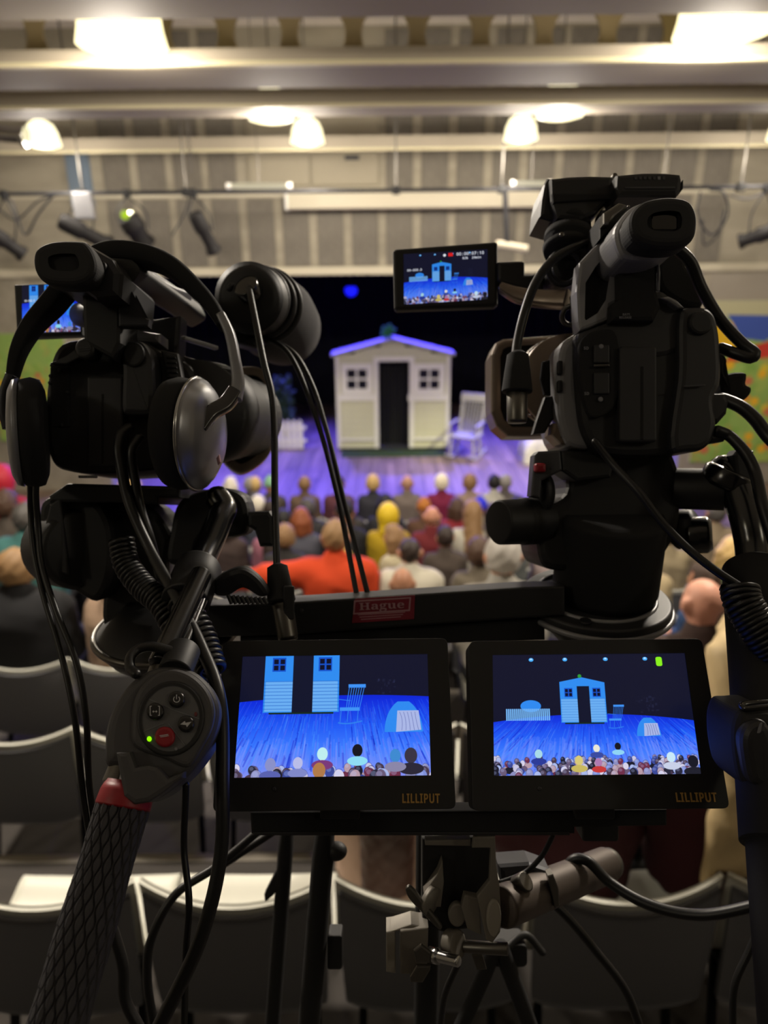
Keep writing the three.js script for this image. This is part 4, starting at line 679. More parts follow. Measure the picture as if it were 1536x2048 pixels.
// ---------------------------------------------------------------- two field monitors on their bar
function monitor(body, screen, d, tx, ty, pic, label, text) {
  const [cx, cy] = centre(screen), fr = frame(cx, cy, d, tx, ty), t = thing('field_monitor', label, 'monitor', fr.o.clone(), 'field monitors');
  const r = 14; const sh = []; for (let i = 0; i < 4; i++) { const p = body[i], a = body[(i + 3) % 4], b = body[(i + 1) % 4], u = (q) => { const L = Math.hypot(q[0] - p[0], q[1] - p[1]); return [p[0] + (q[0] - p[0]) / L * r, p[1] + (q[1] - p[1]) / L * r]; }, A = u(a), B = u(b); for (let k = 0; k <= 4; k++) { const s = k / 4; sh.push([(1 - s) ** 2 * A[0] + 2 * s * (1 - s) * p[0] + s * s * B[0], (1 - s) ** 2 * A[1] + 2 * s * (1 - s) * p[1] + s * s * B[1]]); } }
  part(t, 'housing', slab(sh, d, .026, { fr, off: -.0015, bevel: .002 }), M.blackMatte);
  const pad = (k) => screen.map(([x, y], i) => [x + (i === 0 || i === 3 ? -k : k), y + (i < 2 ? -k : k)]);
  part(t, 'bezel', slab(sh, d, .0015, { fr, off: 0, bevel: .0005, holes: [pad(1)] }), M.black);
  part(t, 'screen', picture(screen, fr, -.0008), screenMat(pic, 1.0), 'bright blue stage picture');
  const [tx0, ty0, th, sx] = text; part(t, 'lettering', lettering('LILLIPUT', font, tx0, ty0, th, d, { fr, off: .0005, sx }), M.gold, 'small gold maker lettering');
  part(t, 'power_button', slab(oval(centre(body)[0] - 120, body[2][1] - 40, 5, 5), d, .002, { fr, off: .001 }), M.bodygrey);
  const q = [fr.at(...screen[0]), fr.at(...screen[2])]; screenLight(fr, Math.abs(q[1].x - q[0].x), Math.abs(q[1].y - q[0].y), .3);
  return t;
}
monitor([[446, 1282], [895, 1276], [912, 1618], [425, 1624]], [[485, 1313], [855, 1308], [862, 1551], [468, 1556]], .537, -19, 0, picClose, 'small black monitor showing a close blue shed and rocking chair', [803, 1606, 17, .74]);
monitor([[938, 1282], [1404, 1277], [1460, 1617], [945, 1622]], [[985, 1310], [1370, 1306], [1403, 1548], [988, 1552]], .537, -21, 0, picWide, 'small black monitor showing the wide blue stage and audience', [1351, 1604, 17, .8]);
{
  const d = .55, t = thing('monitor_mount_bar', 'flat black mounting bar under the two monitors', 'mount bar', P(900, 1645, d));
  part(t, 'bar', slab([[500, 1625], [1335, 1618], [1335, 1652], [1150, 1655], [1150, 1668], [502, 1668]], d, .03, { bevel: .002, tx: -10 }), M.blackMatte);
  part(t, 'tripod_screw', slab(rr(1165, 1650, 1238, 1684, 6), d + .005, .02), M.black); part(t, 'edge_strip', slab([[505, 1664], [1140, 1664], [1140, 1672], [505, 1672]], d - .002, .004), M.bodygrey);
  part(t, 'monitor_bracket', slab(rr(640, 1608, 720, 1640, 5), d - .004, .03), M.black); part(t, 'monitor_bracket', slab(rr(1150, 1606, 1230, 1640, 5), d - .004, .03), M.black);
}
// ---------------------------------------------------------------- twin camera bar
{
  const d = .63, t = thing('twin_camera_bar', 'long black camera bar with a red maker label', 'camera bar', P(780, 1225, d));
  const f1 = [[395, 1212], [600, 1203], [1050, 1174], [1130, 1172], [1130, 1232], [1050, 1236], [600, 1268], [395, 1276]];
  part(t, 'bar', slab(f1, d, .05, { bevel: .002 }), M.black);
  part(t, 'label_plate', slab([[710, 1197], [830, 1190], [828, 1238], [704, 1246]], d, .0012, { off: .001, bevel: .0003 }), M.redLabel, 'dark red maker label');
  part(t, 'lettering', [lettering('Hague', serif, 718, 1220.5, 14.5, d - .0016, { tz: 3, sx: 1.42 })], M.pinkPrint);
  part(t, 'label_border', slab([[708, 1201], [822, 1194], [820, 1222], [706, 1229]], d - .0011, .0004, { bevel: 0, holes: [[[711, 1204], [819, 1197], [817, 1219], [709, 1226]]] }), M.pinkPrint);
  part(t, 'small_print', [0, 1, 2].map((i) => slab([[716 + i * 3, 1229 + i * 4.6], [810 - i * 4, 1223.5 + i * 4.6], [810 - i * 4, 1225 + i * 4.6], [716 + i * 3, 1230.5 + i * 4.6]], d - .0011, .0004, { bevel: 0 })), M.pinkPrint);
  part(t, 'under_channel', slab([[480, 1268], [1090, 1236], [1090, 1280], [480, 1300]], d + .012, .03), M.blackMatte);
  part(t, 'screw', slab(oval(603, 1222, 5, 5), d - .001, .003), M.bodygrey);
}
// ---------------------------------------------------------------- the stand below: column, legs, clamp
{
  const t = thing('stand', 'black stand with column and legs beneath the camera bar', 'stand', P(865, 1690, .62));
  const c0 = P(866, 1300, .655), c1 = P(866, 2048, .66); part(t, 'column', rod(c0, toFloor(c0, V(c0.x - .005, 0, c0.z - .02), PLAT), .0145), M.blackMatte);
  for (const [a, b, r] of [[[652, 1640, .66], [618, 2048, .66], .0105], [[575, 1650, .8], [545, 2048, .82], .009], [[990, 1900, .72], [925, 2048, .74], .008], [[1000, 1890, .72], [1058, 2048, .76], .009]]) { const A = P(...a), B = P(...b); part(t, 'leg', rod(A, toFloor(A, B, PLAT), r), M.blackMatte); }
  part(t, 'leg_knob', ball(P(672, 1702, .66), .009, 1.2, 1, 1), M.black); part(t, 'leg_lock', slab(rr(655, 1872, 684, 1940, 5), .66, .02), M.black); part(t, 'leg_lock', slab([[528, 1790], [556, 1735], [566, 1745], [548, 1790], [530, 1805]], .8, .012), M.bodygrey);
  part(t, 'leg_hinge', slab(rr(985, 1890, 1055, 1935, 10), .73, .03), M.black); part(t, 'brace', tube([[1010, 1900, .73], [1050, 1870, .74], [1085, 1905, .74]], .004), M.black);
  part(t, 'brace', rod(P(560, 1655, .74), P(430, 1740, .72), .004), M.black);
}
{
  const d = .56, t = thing('grip_clamp', 'worn metal grip clamp with wing nuts and round disc', 'clamp', P(900, 1850, d));
  part(t, 'jaw_plate', slab(zC([[600, 110], [738, 105], [745, 300], [765, 420], [775, 640], [770, 720], [720, 790], [680, 770], [645, 600], [620, 490], [700, 390], [710, 180], [590, 180]]), d - .012, .006, { bevel: .001 }), M.worn);
  part(t, 'rear_plate', slab(zC([[270, 120], [600, 110], [710, 180], [700, 390], [560, 700], [400, 720], [270, 680]]), d + .01, .02, { bevel: .002 }), M.black);
  part(t, 'pivot_disc', slab(oval(...zC([[730, 632]])[0], 15, 38), d - .014, .005, { bevel: .0015 }), M.wornlight, 'pale worn metal disc'); part(t, 'pivot_disc', slab(oval(...zC([[495, 612]])[0], 18, 24), d - .002, .006, { bevel: .0015 }), M.worn);
  part(t, 'cheek', slab(zC([[540, 480], [640, 500], [650, 740], [560, 700], [520, 560]]), d - .006, .008), M.worn); part(t, 'knuckle', slab(zC([[280, 470], [370, 340], [400, 260], [410, 400], [390, 560], [300, 560]]), d, .015), M.worn);
  part(t, 'jaw_block', slab(zC([[40, 720], [100, 712], [100, 985], [40, 975]]), d, .022), M.wornlight); part(t, 'jaw_block', slab(zC([[130, 715], [310, 690], [300, 990], [130, 990]]), d - .004, .024), M.worn);
  part(t, 'jaw_top', slab(zC([[70, 712], [200, 668], [310, 690], [130, 716]]), d, .02), M.wornlight);
  const wing = part(t, 'wing_nut', lathe(on(zC, 320, 860, d - .012), on(zC, 505, 905, d - .03), [[0, 0], [0, .006], [.3, .0058], [.32, .0042], [.97, .0042], [1, .0035], [1, 0]]), M.chrome);
  part(wing, 'wing', slab(zC([[190, 1010], [235, 935], [325, 935], [320, 970], [275, 1045], [195, 1045]]), d - .014, .004, { bevel: .0015 }), M.steel); part(wing, 'wing', slab(zC([[215, 840], [265, 800], [330, 850], [320, 920], [230, 915]]), d - .02, .004, { bevel: .0015 }), M.steel);
  const lev = part(t, 'wing_lever', slab(smooth(zC([[165, 440], [190, 425], [290, 540], [400, 690], [385, 710], [280, 610], [180, 500]])), d - .01, .005, { bevel: .002 }), M.steel); part(lev, 'lever_boss', lathe(on(zC, 300, 500, d), on(zC, 345, 530, d - .004), [[0, 0], [0, .011], [1, .011], [1, 0]]), M.worn);
  part(t, 'bolt', lathe(on(zC, 540, 810, d), on(zC, 815, 825, d - .012), [[0, 0], [0, .0048], [1, .0048], [1, 0]]), M.steel); const w2 = part(t, 'wing_nut', slab(zC([[585, 860], [655, 855], [685, 960], [620, 965]]), d - .004, .005), M.steel); part(w2, 'collar', rod(on(zC, 440, 790, d), on(zC, 500, 800, d - .006), .011), M.worn);
  part(t, 'stud_row', slab(zC([[290, 130], [580, 125], [580, 170], [290, 165]]), d, .01), M.worn);
  const u = thing('tube_arm', 'brownish metal tube gripped by a pale bracket', 'tube', on(zC, 1050, 450, .6));
  part(u, 'tube', rod(on(zC, 770, 560, .56), on(zC, 1455, 285, .68), .0165), M.tubemetal); part(u, 'end_plug', rod(on(zC, 1440, 291, .677), on(zC, 1475, 277, .684), .0145), M.steel);
  part(u, 'bracket', slab(zC([[1075, 360], [1110, 350], [1145, 440], [1150, 550], [1120, 570], [1095, 450]]), .58, .012), M.steel); part(u, 'clamp_block', slab(zC([[760, 300], [960, 285], [1090, 330], [1100, 370], [960, 400], [770, 400]]), .6, .03, { bevel: .005 }), M.gunmetal); part(u, 'clamp_screw', rod(on(zC, 880, 420, .575), on(zC, 935, 390, .57), .008), M.steel);
}
// ---------------------------------------------------------------- pan bars and tripod heads
function foamGrip(A, B, r) {                         // foam sleeve with a woven relief of long scales
  const n = 256, m = 420, L = A.distanceTo(B), pos = [], idx = [];
  for (let j = 0; j <= m; j++) for (let i = 0; i < n; i++) {
    const th = i / n * Math.PI * 2, y = j / m * L, u = th / (Math.PI * 2) * 32, v = y / .0155, col = Math.floor(u), f = u - col, g = (v + (col % 2) * .5) % 1;
    const w = .5 + .32 * Math.sin(g * Math.PI * 2), ridge = Math.min(1, Math.abs(f - w) * 5), q = r - .0026 * (1 - ridge) - .0007 * Math.sin(v * Math.PI * .22) ** 2 + .0004 * g;
    const e = j === 0 || j === m ? .9 : 1; pos.push(Math.cos(th) * q * e, y, Math.sin(th) * q * e);
  }
  for (let j = 0; j < m; j++) for (let i = 0; i < n; i++) { const a = j * n + i, b = j * n + (i + 1) % n; idx.push(a, a + n, b, b, a + n, b + n); }
  const g = new THREE.BufferGeometry(); g.setAttribute('position', new THREE.Float32BufferAttribute(pos, 3)); g.setIndex(idx); g.computeVertexNormals();
  g.applyQuaternion(new THREE.Quaternion().setFromUnitVectors(V(0, 1, 0), B.clone().sub(A).normalize())); return g.translate(A.x, A.y, A.z);
}
{
  const t = thing('pan_handle', 'pan handle with ribbed black foam grip and red collar', 'pan handle', P(232, 1600, .44));
  const A = P(247, 1610, .447), B = P(91, 2130, .385), up = A.clone().sub(B).normalize(); part(t, 'foam_grip', foamGrip(A, B, .0172), M.foam);
  part(t, 'collar', lathe(A.clone().addScaledVector(up, -.002), A.clone().addScaledVector(up, .014), [[0, 0], [0, .0172], [.1, .0178], [.6, .0172], [1, .0155], [1, 0]], 36), M.red, 'glossy red plastic collar'); part(t, 'ferrule', rod(A.clone().addScaledVector(up, .013), A.clone().addScaledVector(up, .03), .0105), M.silver); part(t, 'tube', [rod(P(228, 1572, .45), P(330, 1320, .5), .0085)], M.steel);
  part(t, 'upper_tube', rod(P(318, 1330, .49), P(404, 1145, .565), .0085), M.blackGloss); part(t, 'second_tube', rod(P(352, 1330, .5), P(404, 1200, .56), .005), M.blackGloss);
  part(t, 'sleeve', lathe(on(zL, 915, 760, .56), on(zL, 990, 580, .6), [[0, 0], [0, .0185], [.06, .02], [.94, .02], [1, .0185], [1, 0]]), M.black);
  part(t, 'bent_arm', tube(zL([[975, 600, .6], [1030, 480, .625], [1090, 340, .645], [1110, 290, .655], [1080, 240, .66]]), .0125, 40, 18), M.blackGloss);
  const lev = part(t, 'clamp_lever', slab(smooth(zL([[1060, 650], [1180, 590], [1230, 600], [1300, 660], [1330, 720], [1290, 735], [1200, 690], [1120, 730], [1060, 720]])), .575, .012, { bevel: .004, tx: 15 }), M.black);
  for (let i = 0; i < 9; i++) { const x = 1130 + i * 22; part(lev, 'rib', rod(on(zL, x, 728 - (i > 5 ? 0 : (5 - i) * 2), .57), on(zL, x + 18, 762, .57), .0017), M.blueRibs); }
  part(t, 'ring_collar', slab(zL([[760, 975], [900, 985], [940, 1040], [900, 1060], [760, 1020]]), .495, .03, { bevel: .004 }), M.black);
}
{ // remote control on the pan handle
  const d = .455, fr = frame(330, 1455, d, -22, 6), t = thing('lens_remote', 'black egg shaped lens remote with red record button', 'remote control', fr.o.clone());
  const sk = { fr };
  part(t, 'body', slab(smooth(z4([[700, 560], [760, 460], [840, 370], [960, 300], [1100, 282], [1240, 325], [1340, 420], [1395, 540], [1390, 660], [1340, 790], [1270, 900], [1190, 995], [1080, 1090], [980, 1150], [870, 1170], [800, 1060], [770, 960], [660, 930], [648, 800], [660, 680]]), 90), d, .045, { ...sk, bevel: .007, seg: 4, off: -.004 }), M.shellgrey);
  part(t, 'face_plate', slab(smooth(z4([[900, 420], [1000, 330], [1110, 308], [1230, 350], [1330, 450], [1372, 570], [1355, 690], [1300, 800], [1200, 940], [1060, 890], [850, 800], [836, 640], [850, 520]]), 70), d, .012, { ...sk, bevel: .0035, seg: 3 }), M.shellgrey);
  part(t, 'face_rim', slab(oval(...z4([[1094, 632]])[0], 67, 76, .25), d, .003, { ...sk, off: .0012, bevel: .0012, holes: [oval(...z4([[1094, 632]])[0], 61, 70, .25)] }), M.black);
  part(t, 'control_face', slab(oval(...z4([[1094, 632]])[0], 62, 71, .25), d, .002, { ...sk, off: .0006, bevel: .0004 }), M.panel2);
  part(t, 'cradle', slab(z4([[752, 850], [845, 842], [880, 940], [960, 925], [1020, 940], [1085, 1010], [1185, 970], [1175, 1010], [1060, 1100], [960, 1165], [870, 1180], [800, 1130], [770, 960]]), d, .03, { ...sk, off: .005, bevel: .003 }), M.shellgrey);
  const btn = (x, y, r, m, nm, label) => part(t, nm, slab(oval(...z4([[x, y]])[0], r / 3.2, r / 3.2 * 1.02), d, .004, { ...sk, off: .0042, bevel: .0019, seg: 4 }), m, label);
  const b1 = btn(1135, 512, 53, M.blackGloss, 'power_button'), b2 = btn(1000, 588, 55, M.blackGloss, 'focus_button'), b3 = btn(1195, 668, 53, M.blackGloss, 'zoom_button'); const b4 = btn(1060, 750, 65, M.red, 'record_button', 'red record button');
  const mark = (own, pts, hole) => part(own, 'symbol', slab(pts, d, .0005, { ...sk, off: .0046, bevel: 0, holes: hole ? [hole] : [] }), M.print);
  const arc = (x, y, r0, r1, a0, a1) => { const o = []; for (let i = 0; i <= 14; i++) { const a = rad(a0 + (a1 - a0) * i / 14); o.push([x + r1 * Math.cos(a), y + r1 * Math.sin(a)]); } for (let i = 14; i >= 0; i--) { const a = rad(a0 + (a1 - a0) * i / 14); o.push([x + r0 * Math.cos(a), y + r0 * Math.sin(a)]); } return o; };
  mark(b1, z4(arc(1138, 512, 17, 22, -50, 230))); mark(b1, z4([[1135, 483], [1140, 483], [1140, 512], [1135, 512]]));
  mark(b2, z4([[968, 556], [980, 553], [980, 558], [973, 560], [973, 612], [980, 612], [980, 617], [968, 617]])); mark(b2, z4([[1032, 556], [1020, 553], [1020, 558], [1027, 560], [1027, 612], [1020, 612], [1020, 617], [1032, 617]])); mark(b2, z4([[984, 590], [992, 582], [992, 588], [1008, 588], [1008, 582], [1016, 590], [1008, 598], [1008, 592], [992, 592], [992, 598]]));
  mark(b3, z4([[1160, 672], [1190, 650], [1194, 662], [1232, 655], [1203, 690], [1198, 676]])); mark(b4, z4([[1030, 742], [1085, 733], [1085, 738], [1030, 747]])); mark(b4, z4([[1036, 750], [1088, 742], [1088, 746], [1036, 754]]));
  for (const q of [[[945, 500], [1125, 580], [1127, 584], [944, 504]], [[1125, 578], [1286, 635], [1286, 638], [1124, 583]], [[918, 714], [1050, 660], [1052, 663], [919, 717]], [[1080, 662], [1185, 800], [1182, 802], [1077, 664]]]) part(t, 'guide_line', slab(z4(q), d, .0004, { ...sk, off: .0011, bevel: 0 }), M.faint);
  part(t, 'indicator_light', slab(oval(...z4([[958, 762]])[0], 4.6, 5.2), d, .002, { ...sk, off: .0022, bevel: .0008 }), glow(0x8cf000, 1.3), 'lit green indicator'); part(t, 'indicator_dot', slab(oval(...z4([[1128, 826]])[0], 3.4, 3.4), d, .001, { ...sk, off: .0014 }), M.faint); part(t, 'warning_dot', slab(oval(...z4([[1254, 604]])[0], 3.4, 4.6), d, .001, { ...sk, off: .0014 }), mat(0x5a1c1c, .5));
  part(t, 'socket', rod(P(350, 1345, .48), P(368, 1300, .5), .012), M.black);
}
function cableOn(pts, r, label, cat = 'cable', n) { return single('cable', tube(pts, r, n), M.cable, label, cat); }
cableOn(z4([[870, 345, .47], [835, 310, .475], [835, 240, .48], [880, 190, .485], [960, 170, .487], [1100, 200, .487]]), .0036, 'thick short cable loop at the lens remote socket');
{ // tripod head of the headphone camcorder
  const t = thing('tripod_head', 'black fluid head under the camcorder with headphones', 'tripod head', P(330, 1240, .68));
  part(t, 'drag_drum', lathe(on(zL, 300, 480, .7), on(zL, 420, 490, .655), [[0, 0], [0, .034], [.1, .04], [.9, .04], [1, .034], [1, 0]], 40), M.black);
  part(t, 'drum_housing', slab(smooth(zL([[200, 260], [300, 215], [440, 230], [530, 330], [560, 500], [530, 680], [470, 752], [350, 690], [230, 600], [195, 420]])), .655, .05, { bevel: .006 }), M.black);
  part(t, 'camera_plate', slab(zL([[240, 225], [330, 165], [890, 180], [890, 235], [780, 235], [780, 270], [560, 260], [240, 260]]), .64, .1, { bevel: .003 }), M.bodygrey);
  part(t, 'head_column', slab(smooth(zL([[500, 300], [700, 260], [840, 420], [830, 560], [860, 800], [1000, 900], [980, 980], [760, 980], [520, 900], [510, 620]])), .69, .07, { bevel: .006 }), M.black);
  part(t, 'side_arm', slab(smooth(zL([[880, 260], [980, 205], [1130, 190], [1215, 240], [1225, 400], [1160, 435], [1000, 440], [960, 560], [830, 560], [840, 400]])), .67, .04, { bevel: .006 }), M.black);
  part(t, 'clamp_knob', slab(zL([[1225, 305], [1335, 300], [1355, 330], [1360, 480], [1285, 480], [1260, 400], [1225, 380]]), .65, .03, { bevel: .004 }), M.black);
  { const c = on(zL, 835, 880, .69); part(t, 'bowl', lathe(c.clone().add(V(0, -.045, 0)), c.clone().add(V(0, .025, 0)), [[0, 0], [0, .03], [.35, .06], [.58, .071], [.66, .071], [.7, .064], [1, .04], [1, 0]], 44), M.black); }
  part(t, 'bowl_rim', new THREE.TorusGeometry(.0705, .0035, 10, 60).rotateX(Math.PI / 2).translate(...on(zL, 835, 880, .69).toArray()), M.steel);
  part(t, 'side_plate', slab(zL([[245, 270], [300, 235], [340, 620], [250, 600], [200, 460]]), .64, .02, { bevel: .002 }), M.bodygrey);
}
{ // tripod head of the other camcorder
  const t = thing('tripod_head', 'black fluid head on a round plate under the camcorder with top boxes', 'tripod head', P(1190, 1215, .66));
  part(t, 'head_body', slab(smooth(z8([[470, 530], [700, 500], [1000, 520], [1060, 620], [1075, 760], [1060, 960], [960, 1130], [900, 1180], [480, 1180], [340, 1150], [330, 860], [460, 760]]), 70), .64, .09, { bevel: .006 }), M.black);
  const pc = on(z8, 615, 1325, .675); part(t, 'neck', lathe(pc.clone().add(V(.008, .004, 0)), pc.clone().add(V(.008, .09, 0)), [[0, 0], [0, .047], [.1, .05], [.9, .05], [1, .046], [1, 0]], 40), M.blackMatte);
  part(t, 'base_plate', lathe(pc.clone().add(V(0, -.014, 0)), pc.clone().add(V(0, .004, 0)), [[0, 0], [0, .066], [.2, .0715], [.85, .0715], [1, .068], [1, 0]], 56), M.bodygrey); part(t, 'levelling_bowl', lathe(pc.clone().add(V(0, -.06, 0)), pc.clone().add(V(0, -.013, 0)), [[0, 0], [0, .02], [.6, .045], [1, .055], [1, 0]], 40), M.black);
  part(t, 'plate_rim', new THREE.TorusGeometry(.0718, .0028, 10, 72).rotateX(Math.PI / 2).translate(pc.x, pc.y - .006, pc.z), M.dullsilver, 'bare metal rim of the round plate');
  part(t, 'plate_ring', new THREE.TorusGeometry(.056, .0022, 8, 60).rotateX(Math.PI / 2).translate(pc.x, pc.y + .004, pc.z), M.dullsilver); part(t, 'plate_bolt', puck(pc.clone().add(V(-.026, .003, .056)), pc.clone().add(V(-.026, .0065, .056)), .0055), M.gunmetal);
  part(t, 'level_plate', slab(z8([[290, 560], [310, 540], [430, 535], [440, 640], [330, 700], [320, 790], [272, 780]]), .62, .02, { bevel: .002 }), M.panelgrey);
  part(t, 'lock_block', slab(z8([[430, 535], [600, 540], [720, 600], [700, 680], [520, 700], [440, 645]]), .62, .04, { bevel: .003 }), M.black);
  part(t, 'release_button', slab(rr(...z8([[295, 602]])[0], ...z8([[355, 652]])[0], 5), .614, .012, { bevel: .003 }), M.red, 'small red release button');
  const ring = part(t, 'drag_ring', lathe(on(z8, 310, 760, .64), on(z8, 345, 760, .642), [[0, 0], [0, .019], [1, .019], [1, 0]], 36), M.bodygrey);
  for (let i = 0; i < 22; i++) { const a = on(z8, 345, 760, .642), q = i / 22 * Math.PI * 2; part(ring, 'tooth', new THREE.SphereGeometry(.0014, 6, 5).translate(a.x, a.y + Math.cos(q) * .0185, a.z + Math.sin(q) * .0185), M.gunmetal); }
  part(t, 'drag_knob', lathe(on(z8, 95, 920, .63), on(z8, 340, 910, .655), [[0, 0], [0, .0185], [.04, .0208], [.48, .0215], [.5, .0205], [.53, .0225], [.98, .0225], [1, .02], [1, 0]], 36), M.black);
  part(t, 'side_knob', lathe(on(z8, 1100, 990, .66), on(z8, 1240, 985, .65), [[0, 0], [0, .016], [.15, .018], [.8, .018], [1, .014], [1, 0]], 30), M.blackGloss); part(t, 'knob_boss', lathe(on(z8, 1030, 960, .67), on(z8, 1150, 920, .655), [[0, 0], [0, .02], [1, .014], [1, 0]]), M.black);
  part(t, 'bar_arm', rod(on(z8, 1040, 740, .65), on(z8, 1310, 745, .63), .0195), M.black);
  part(t, 'rosette', lathe(on(z8, 1290, 735, .63), on(z8, 1345, 640, .625), [[0, 0], [0, .02], [.2, .0225], [.85, .0225], [1, .019], [1, 0]], 32), M.blackGloss);
  const p = thing('pan_handle', 'bent black pan bar beside the coiled cord', 'pan handle', on(z8, 1450, 1000, .6));
  part(p, 'bent_tube', tube(z8([[1300, 640, .63], [1345, 690, .625], [1390, 800, .615], [1430, 930, .605], [1452, 1050, .6], [1460, 1190, .59]]), .0143, 50, 18), M.blackGloss);
  part(p, 'clamp', slab(z8([[1355, 560], [1380, 530], [1465, 535], [1475, 790], [1440, 795], [1370, 680]]), .61, .02, { bevel: .003 }), M.black);
  part(p, 'sleeve', lathe(on(z8, 1470, 1170, .59), P(1545, 1690, .45), [[0, 0], [0, .024], [.01, .0265], [.5, .023], [1, .02], [1, 0]], 36), M.blackMatte);
  part(p, 'lower_tube', lathe(P(1535, 1570, .47), P(1580, 2100, .4), [[0, 0], [0, .0165], [1, .0165], [1, 0]], 30), M.blackMatte);
  part(p, 'loop_clip', tube(zR([[703, 1040, .475], [600, 1045, .475], [525, 1060, .473], [545, 1080, .47], [650, 1075, .467], [703, 1070, .466]]), .0022), M.blackGloss);
  const r = thing('lens_remote', 'dark rounded lens remote on the bent pan bar', 'remote control', P(1530, 1500, .46));
  part(r, 'body', slab(smooth(zR([[500, 1200], [540, 1120], [620, 1110], [760, 1120], [800, 1500], [760, 1700], [620, 1670], [545, 1600], [510, 1480], [492, 1320]])), .465, .05, { bevel: .008, seg: 4 }), M.rubber);
  part(r, 'side_shell', slab(smooth(zR([[545, 1270], [600, 1190], [700, 1180], [760, 1300], [760, 1560], [690, 1640], [600, 1600], [555, 1450]])), .458, .03, { bevel: .006, seg: 3 }), M.bodygrey); part(r, 'symbol', slab(zR([[630, 1250], [650, 1190], [665, 1180], [655, 1240], [645, 1250]]), .4575, .001, { bevel: 0 }), M.faint);
}
// ---------------------------------------------------------------- camcorder with headphones
{
  const t = thing('camcorder', 'black camcorder with headphones hung over its viewfinder', 'camcorder', on(z6, 520, 1180, .66));
  const cup = smooth(z6([[156, 150], [170, 92], [230, 56], [330, 45], [415, 56], [458, 110], [474, 180], [452, 238], [390, 270], [300, 274], [220, 258], [176, 220]]), 60), [ccx, ccy] = centre(cup);
  const ec = part(t, 'eyecup', slab(cup, .55, .022, { bevel: .006, seg: 4, holes: [cup.map(([x, y]) => [ccx + (x - ccx) * .72, ccy + (y - ccy) * .7])] }), M.rubber);
  part(ec, 'eyepiece_lens', slab(cup.map(([x, y]) => [ccx + (x - ccx) * .74, ccy + (y - ccy) * .72]), .5535, .008), M.blackMatte);
  part(t, 'viewfinder_barrel', slab(z6([[250, 90], [440, 70], [560, 140], [600, 210], [590, 330], [470, 340], [390, 280], [240, 260]]), .572, .09, { bevel: .006 }), M.gunmetal);
  part(t, 'eyecup_collar', slab(cup.map(([x, y]) => [ccx + 8 + (x - ccx) * .95, ccy + (y - ccy) * .93]), .5725, .012, { bevel: .002 }), M.bodygrey);
  part(t, 'diopter_dial', slab(oval(...z6([[505, 178]])[0], 8, 10), .568, .008), M.black);
  part(t, 'viewfinder_stem', slab(z6([[400, 270], [590, 210], [600, 560], [560, 640], [410, 560]]), .6, .06, { bevel: .004 }), M.black);
  part(t, 'stem_frame', slab(z6([[585, 210], [620, 205], [600, 400], [740, 440], [735, 480], [585, 480]]), .598, .01, { bevel: .002 }), M.gunmetal);
  const hd = part(t, 'top_handle', strap([on(z6, 600, 190, .6), on(z6, 720, 260, .65), on(z6, 860, 350, .72), on(z6, 960, 420, .78)], [.03, .026, .024, .024], .024), M.black); part(hd, 'handle_grip', strap([on(z6, 735, 262, .64), on(z6, 830, 318, .69), on(z6, 930, 350, .74)], [.003, .007, .006], .02), M.dullsilver);
  part(t, 'handle_post', slab(z6([[620, 390], [760, 440], [890, 420], [880, 620], [760, 620], [640, 560]]), .68, .03, { bevel: .004 }), M.black);
  part(t, 'body', slab(smooth(z6([[300, 560], [600, 545], [720, 545], [800, 600], [960, 690], [960, 1130], [800, 1180], [300, 1185], [240, 1120], [230, 740]]), 60), .635, .13, { bevel: .006, ty: 6 }), M.black);
  part(t, 'battery', slab(rr(...z6([[430, 725]])[0], ...z6([[608, 1170]])[0], 5), .622, .02, { bevel: .002 }), M.bodygrey); part(t, 'battery_slot', slab(rr(...z6([[500, 810]])[0], ...z6([[515, 1160]])[0], 2), .6215, .003), M.blackMatte);
  part(t, 'grip_box', slab(smooth(z6([[600, 560], [640, 545], [700, 550], [745, 610], [760, 720], [755, 900], [740, 915], [610, 910], [600, 890], [602, 700]]), 50), .614, .05, { bevel: .005 }), M.bodygrey);
  part(t, 'grip_dial', slab(oval(...z6([[660, 615]])[0], 22, 25), .611, .008, { bevel: .002 }), M.black);
  part(t, 'rear_knob', slab(oval(...z6([[417, 585]])[0], 20, 22), .6, .02, { bevel: .003, seg: 3 }), M.black); part(t, 'knob_lever', slab(z6([[245, 660], [330, 620], [370, 590], [400, 630], [330, 665]]), .612, .012), M.black);
  part(t, 'knob_print', [slab(z6([[388, 585], [440, 582], [440, 586], [388, 589]]), .5995, .0004, { bevel: 0 }), slab(z6([[392, 596], [444, 592], [444, 596], [392, 600]]), .5995, .0004, { bevel: 0 })], M.bodygrey);
  part(t, 'card_door', slab(rr(...z6([[245, 670]])[0], ...z6([[345, 980]])[0], 6), .628, .012, { bevel: .002 }), M.blackMatte);
  part(t, 'edge_strip', slab(z6([[245, 662], [340, 660], [340, 672], [245, 675]]), .622, .003), M.steel); part(t, 'latch', slab(rr(...z6([[385, 1215]])[0], ...z6([[480, 1229]])[0], 2), .618, .003), M.dullsilver);
  for (const [x, y] of [[293, 693], [247, 722], [244, 756], [330, 803], [302, 966]]) part(t, 'screw', slab(oval(...z6([[x, y]])[0], 4, 4), .6265, .003), M.gunmetal);
  part(t, 'vent_block', slab(z6([[790, 590], [880, 610], [905, 745], [830, 755]]), .63, .06, { bevel: .003 }), M.bodygrey);
  for (let i = 0; i < 5; i++) part(t, 'vent_slat', slab(z6([[822, 625 + i * 24], [868 + i * 3, 628 + i * 24], [872 + i * 3, 638 + i * 24], [824, 636 + i * 24]]), .628, .003), M.blackMatte);
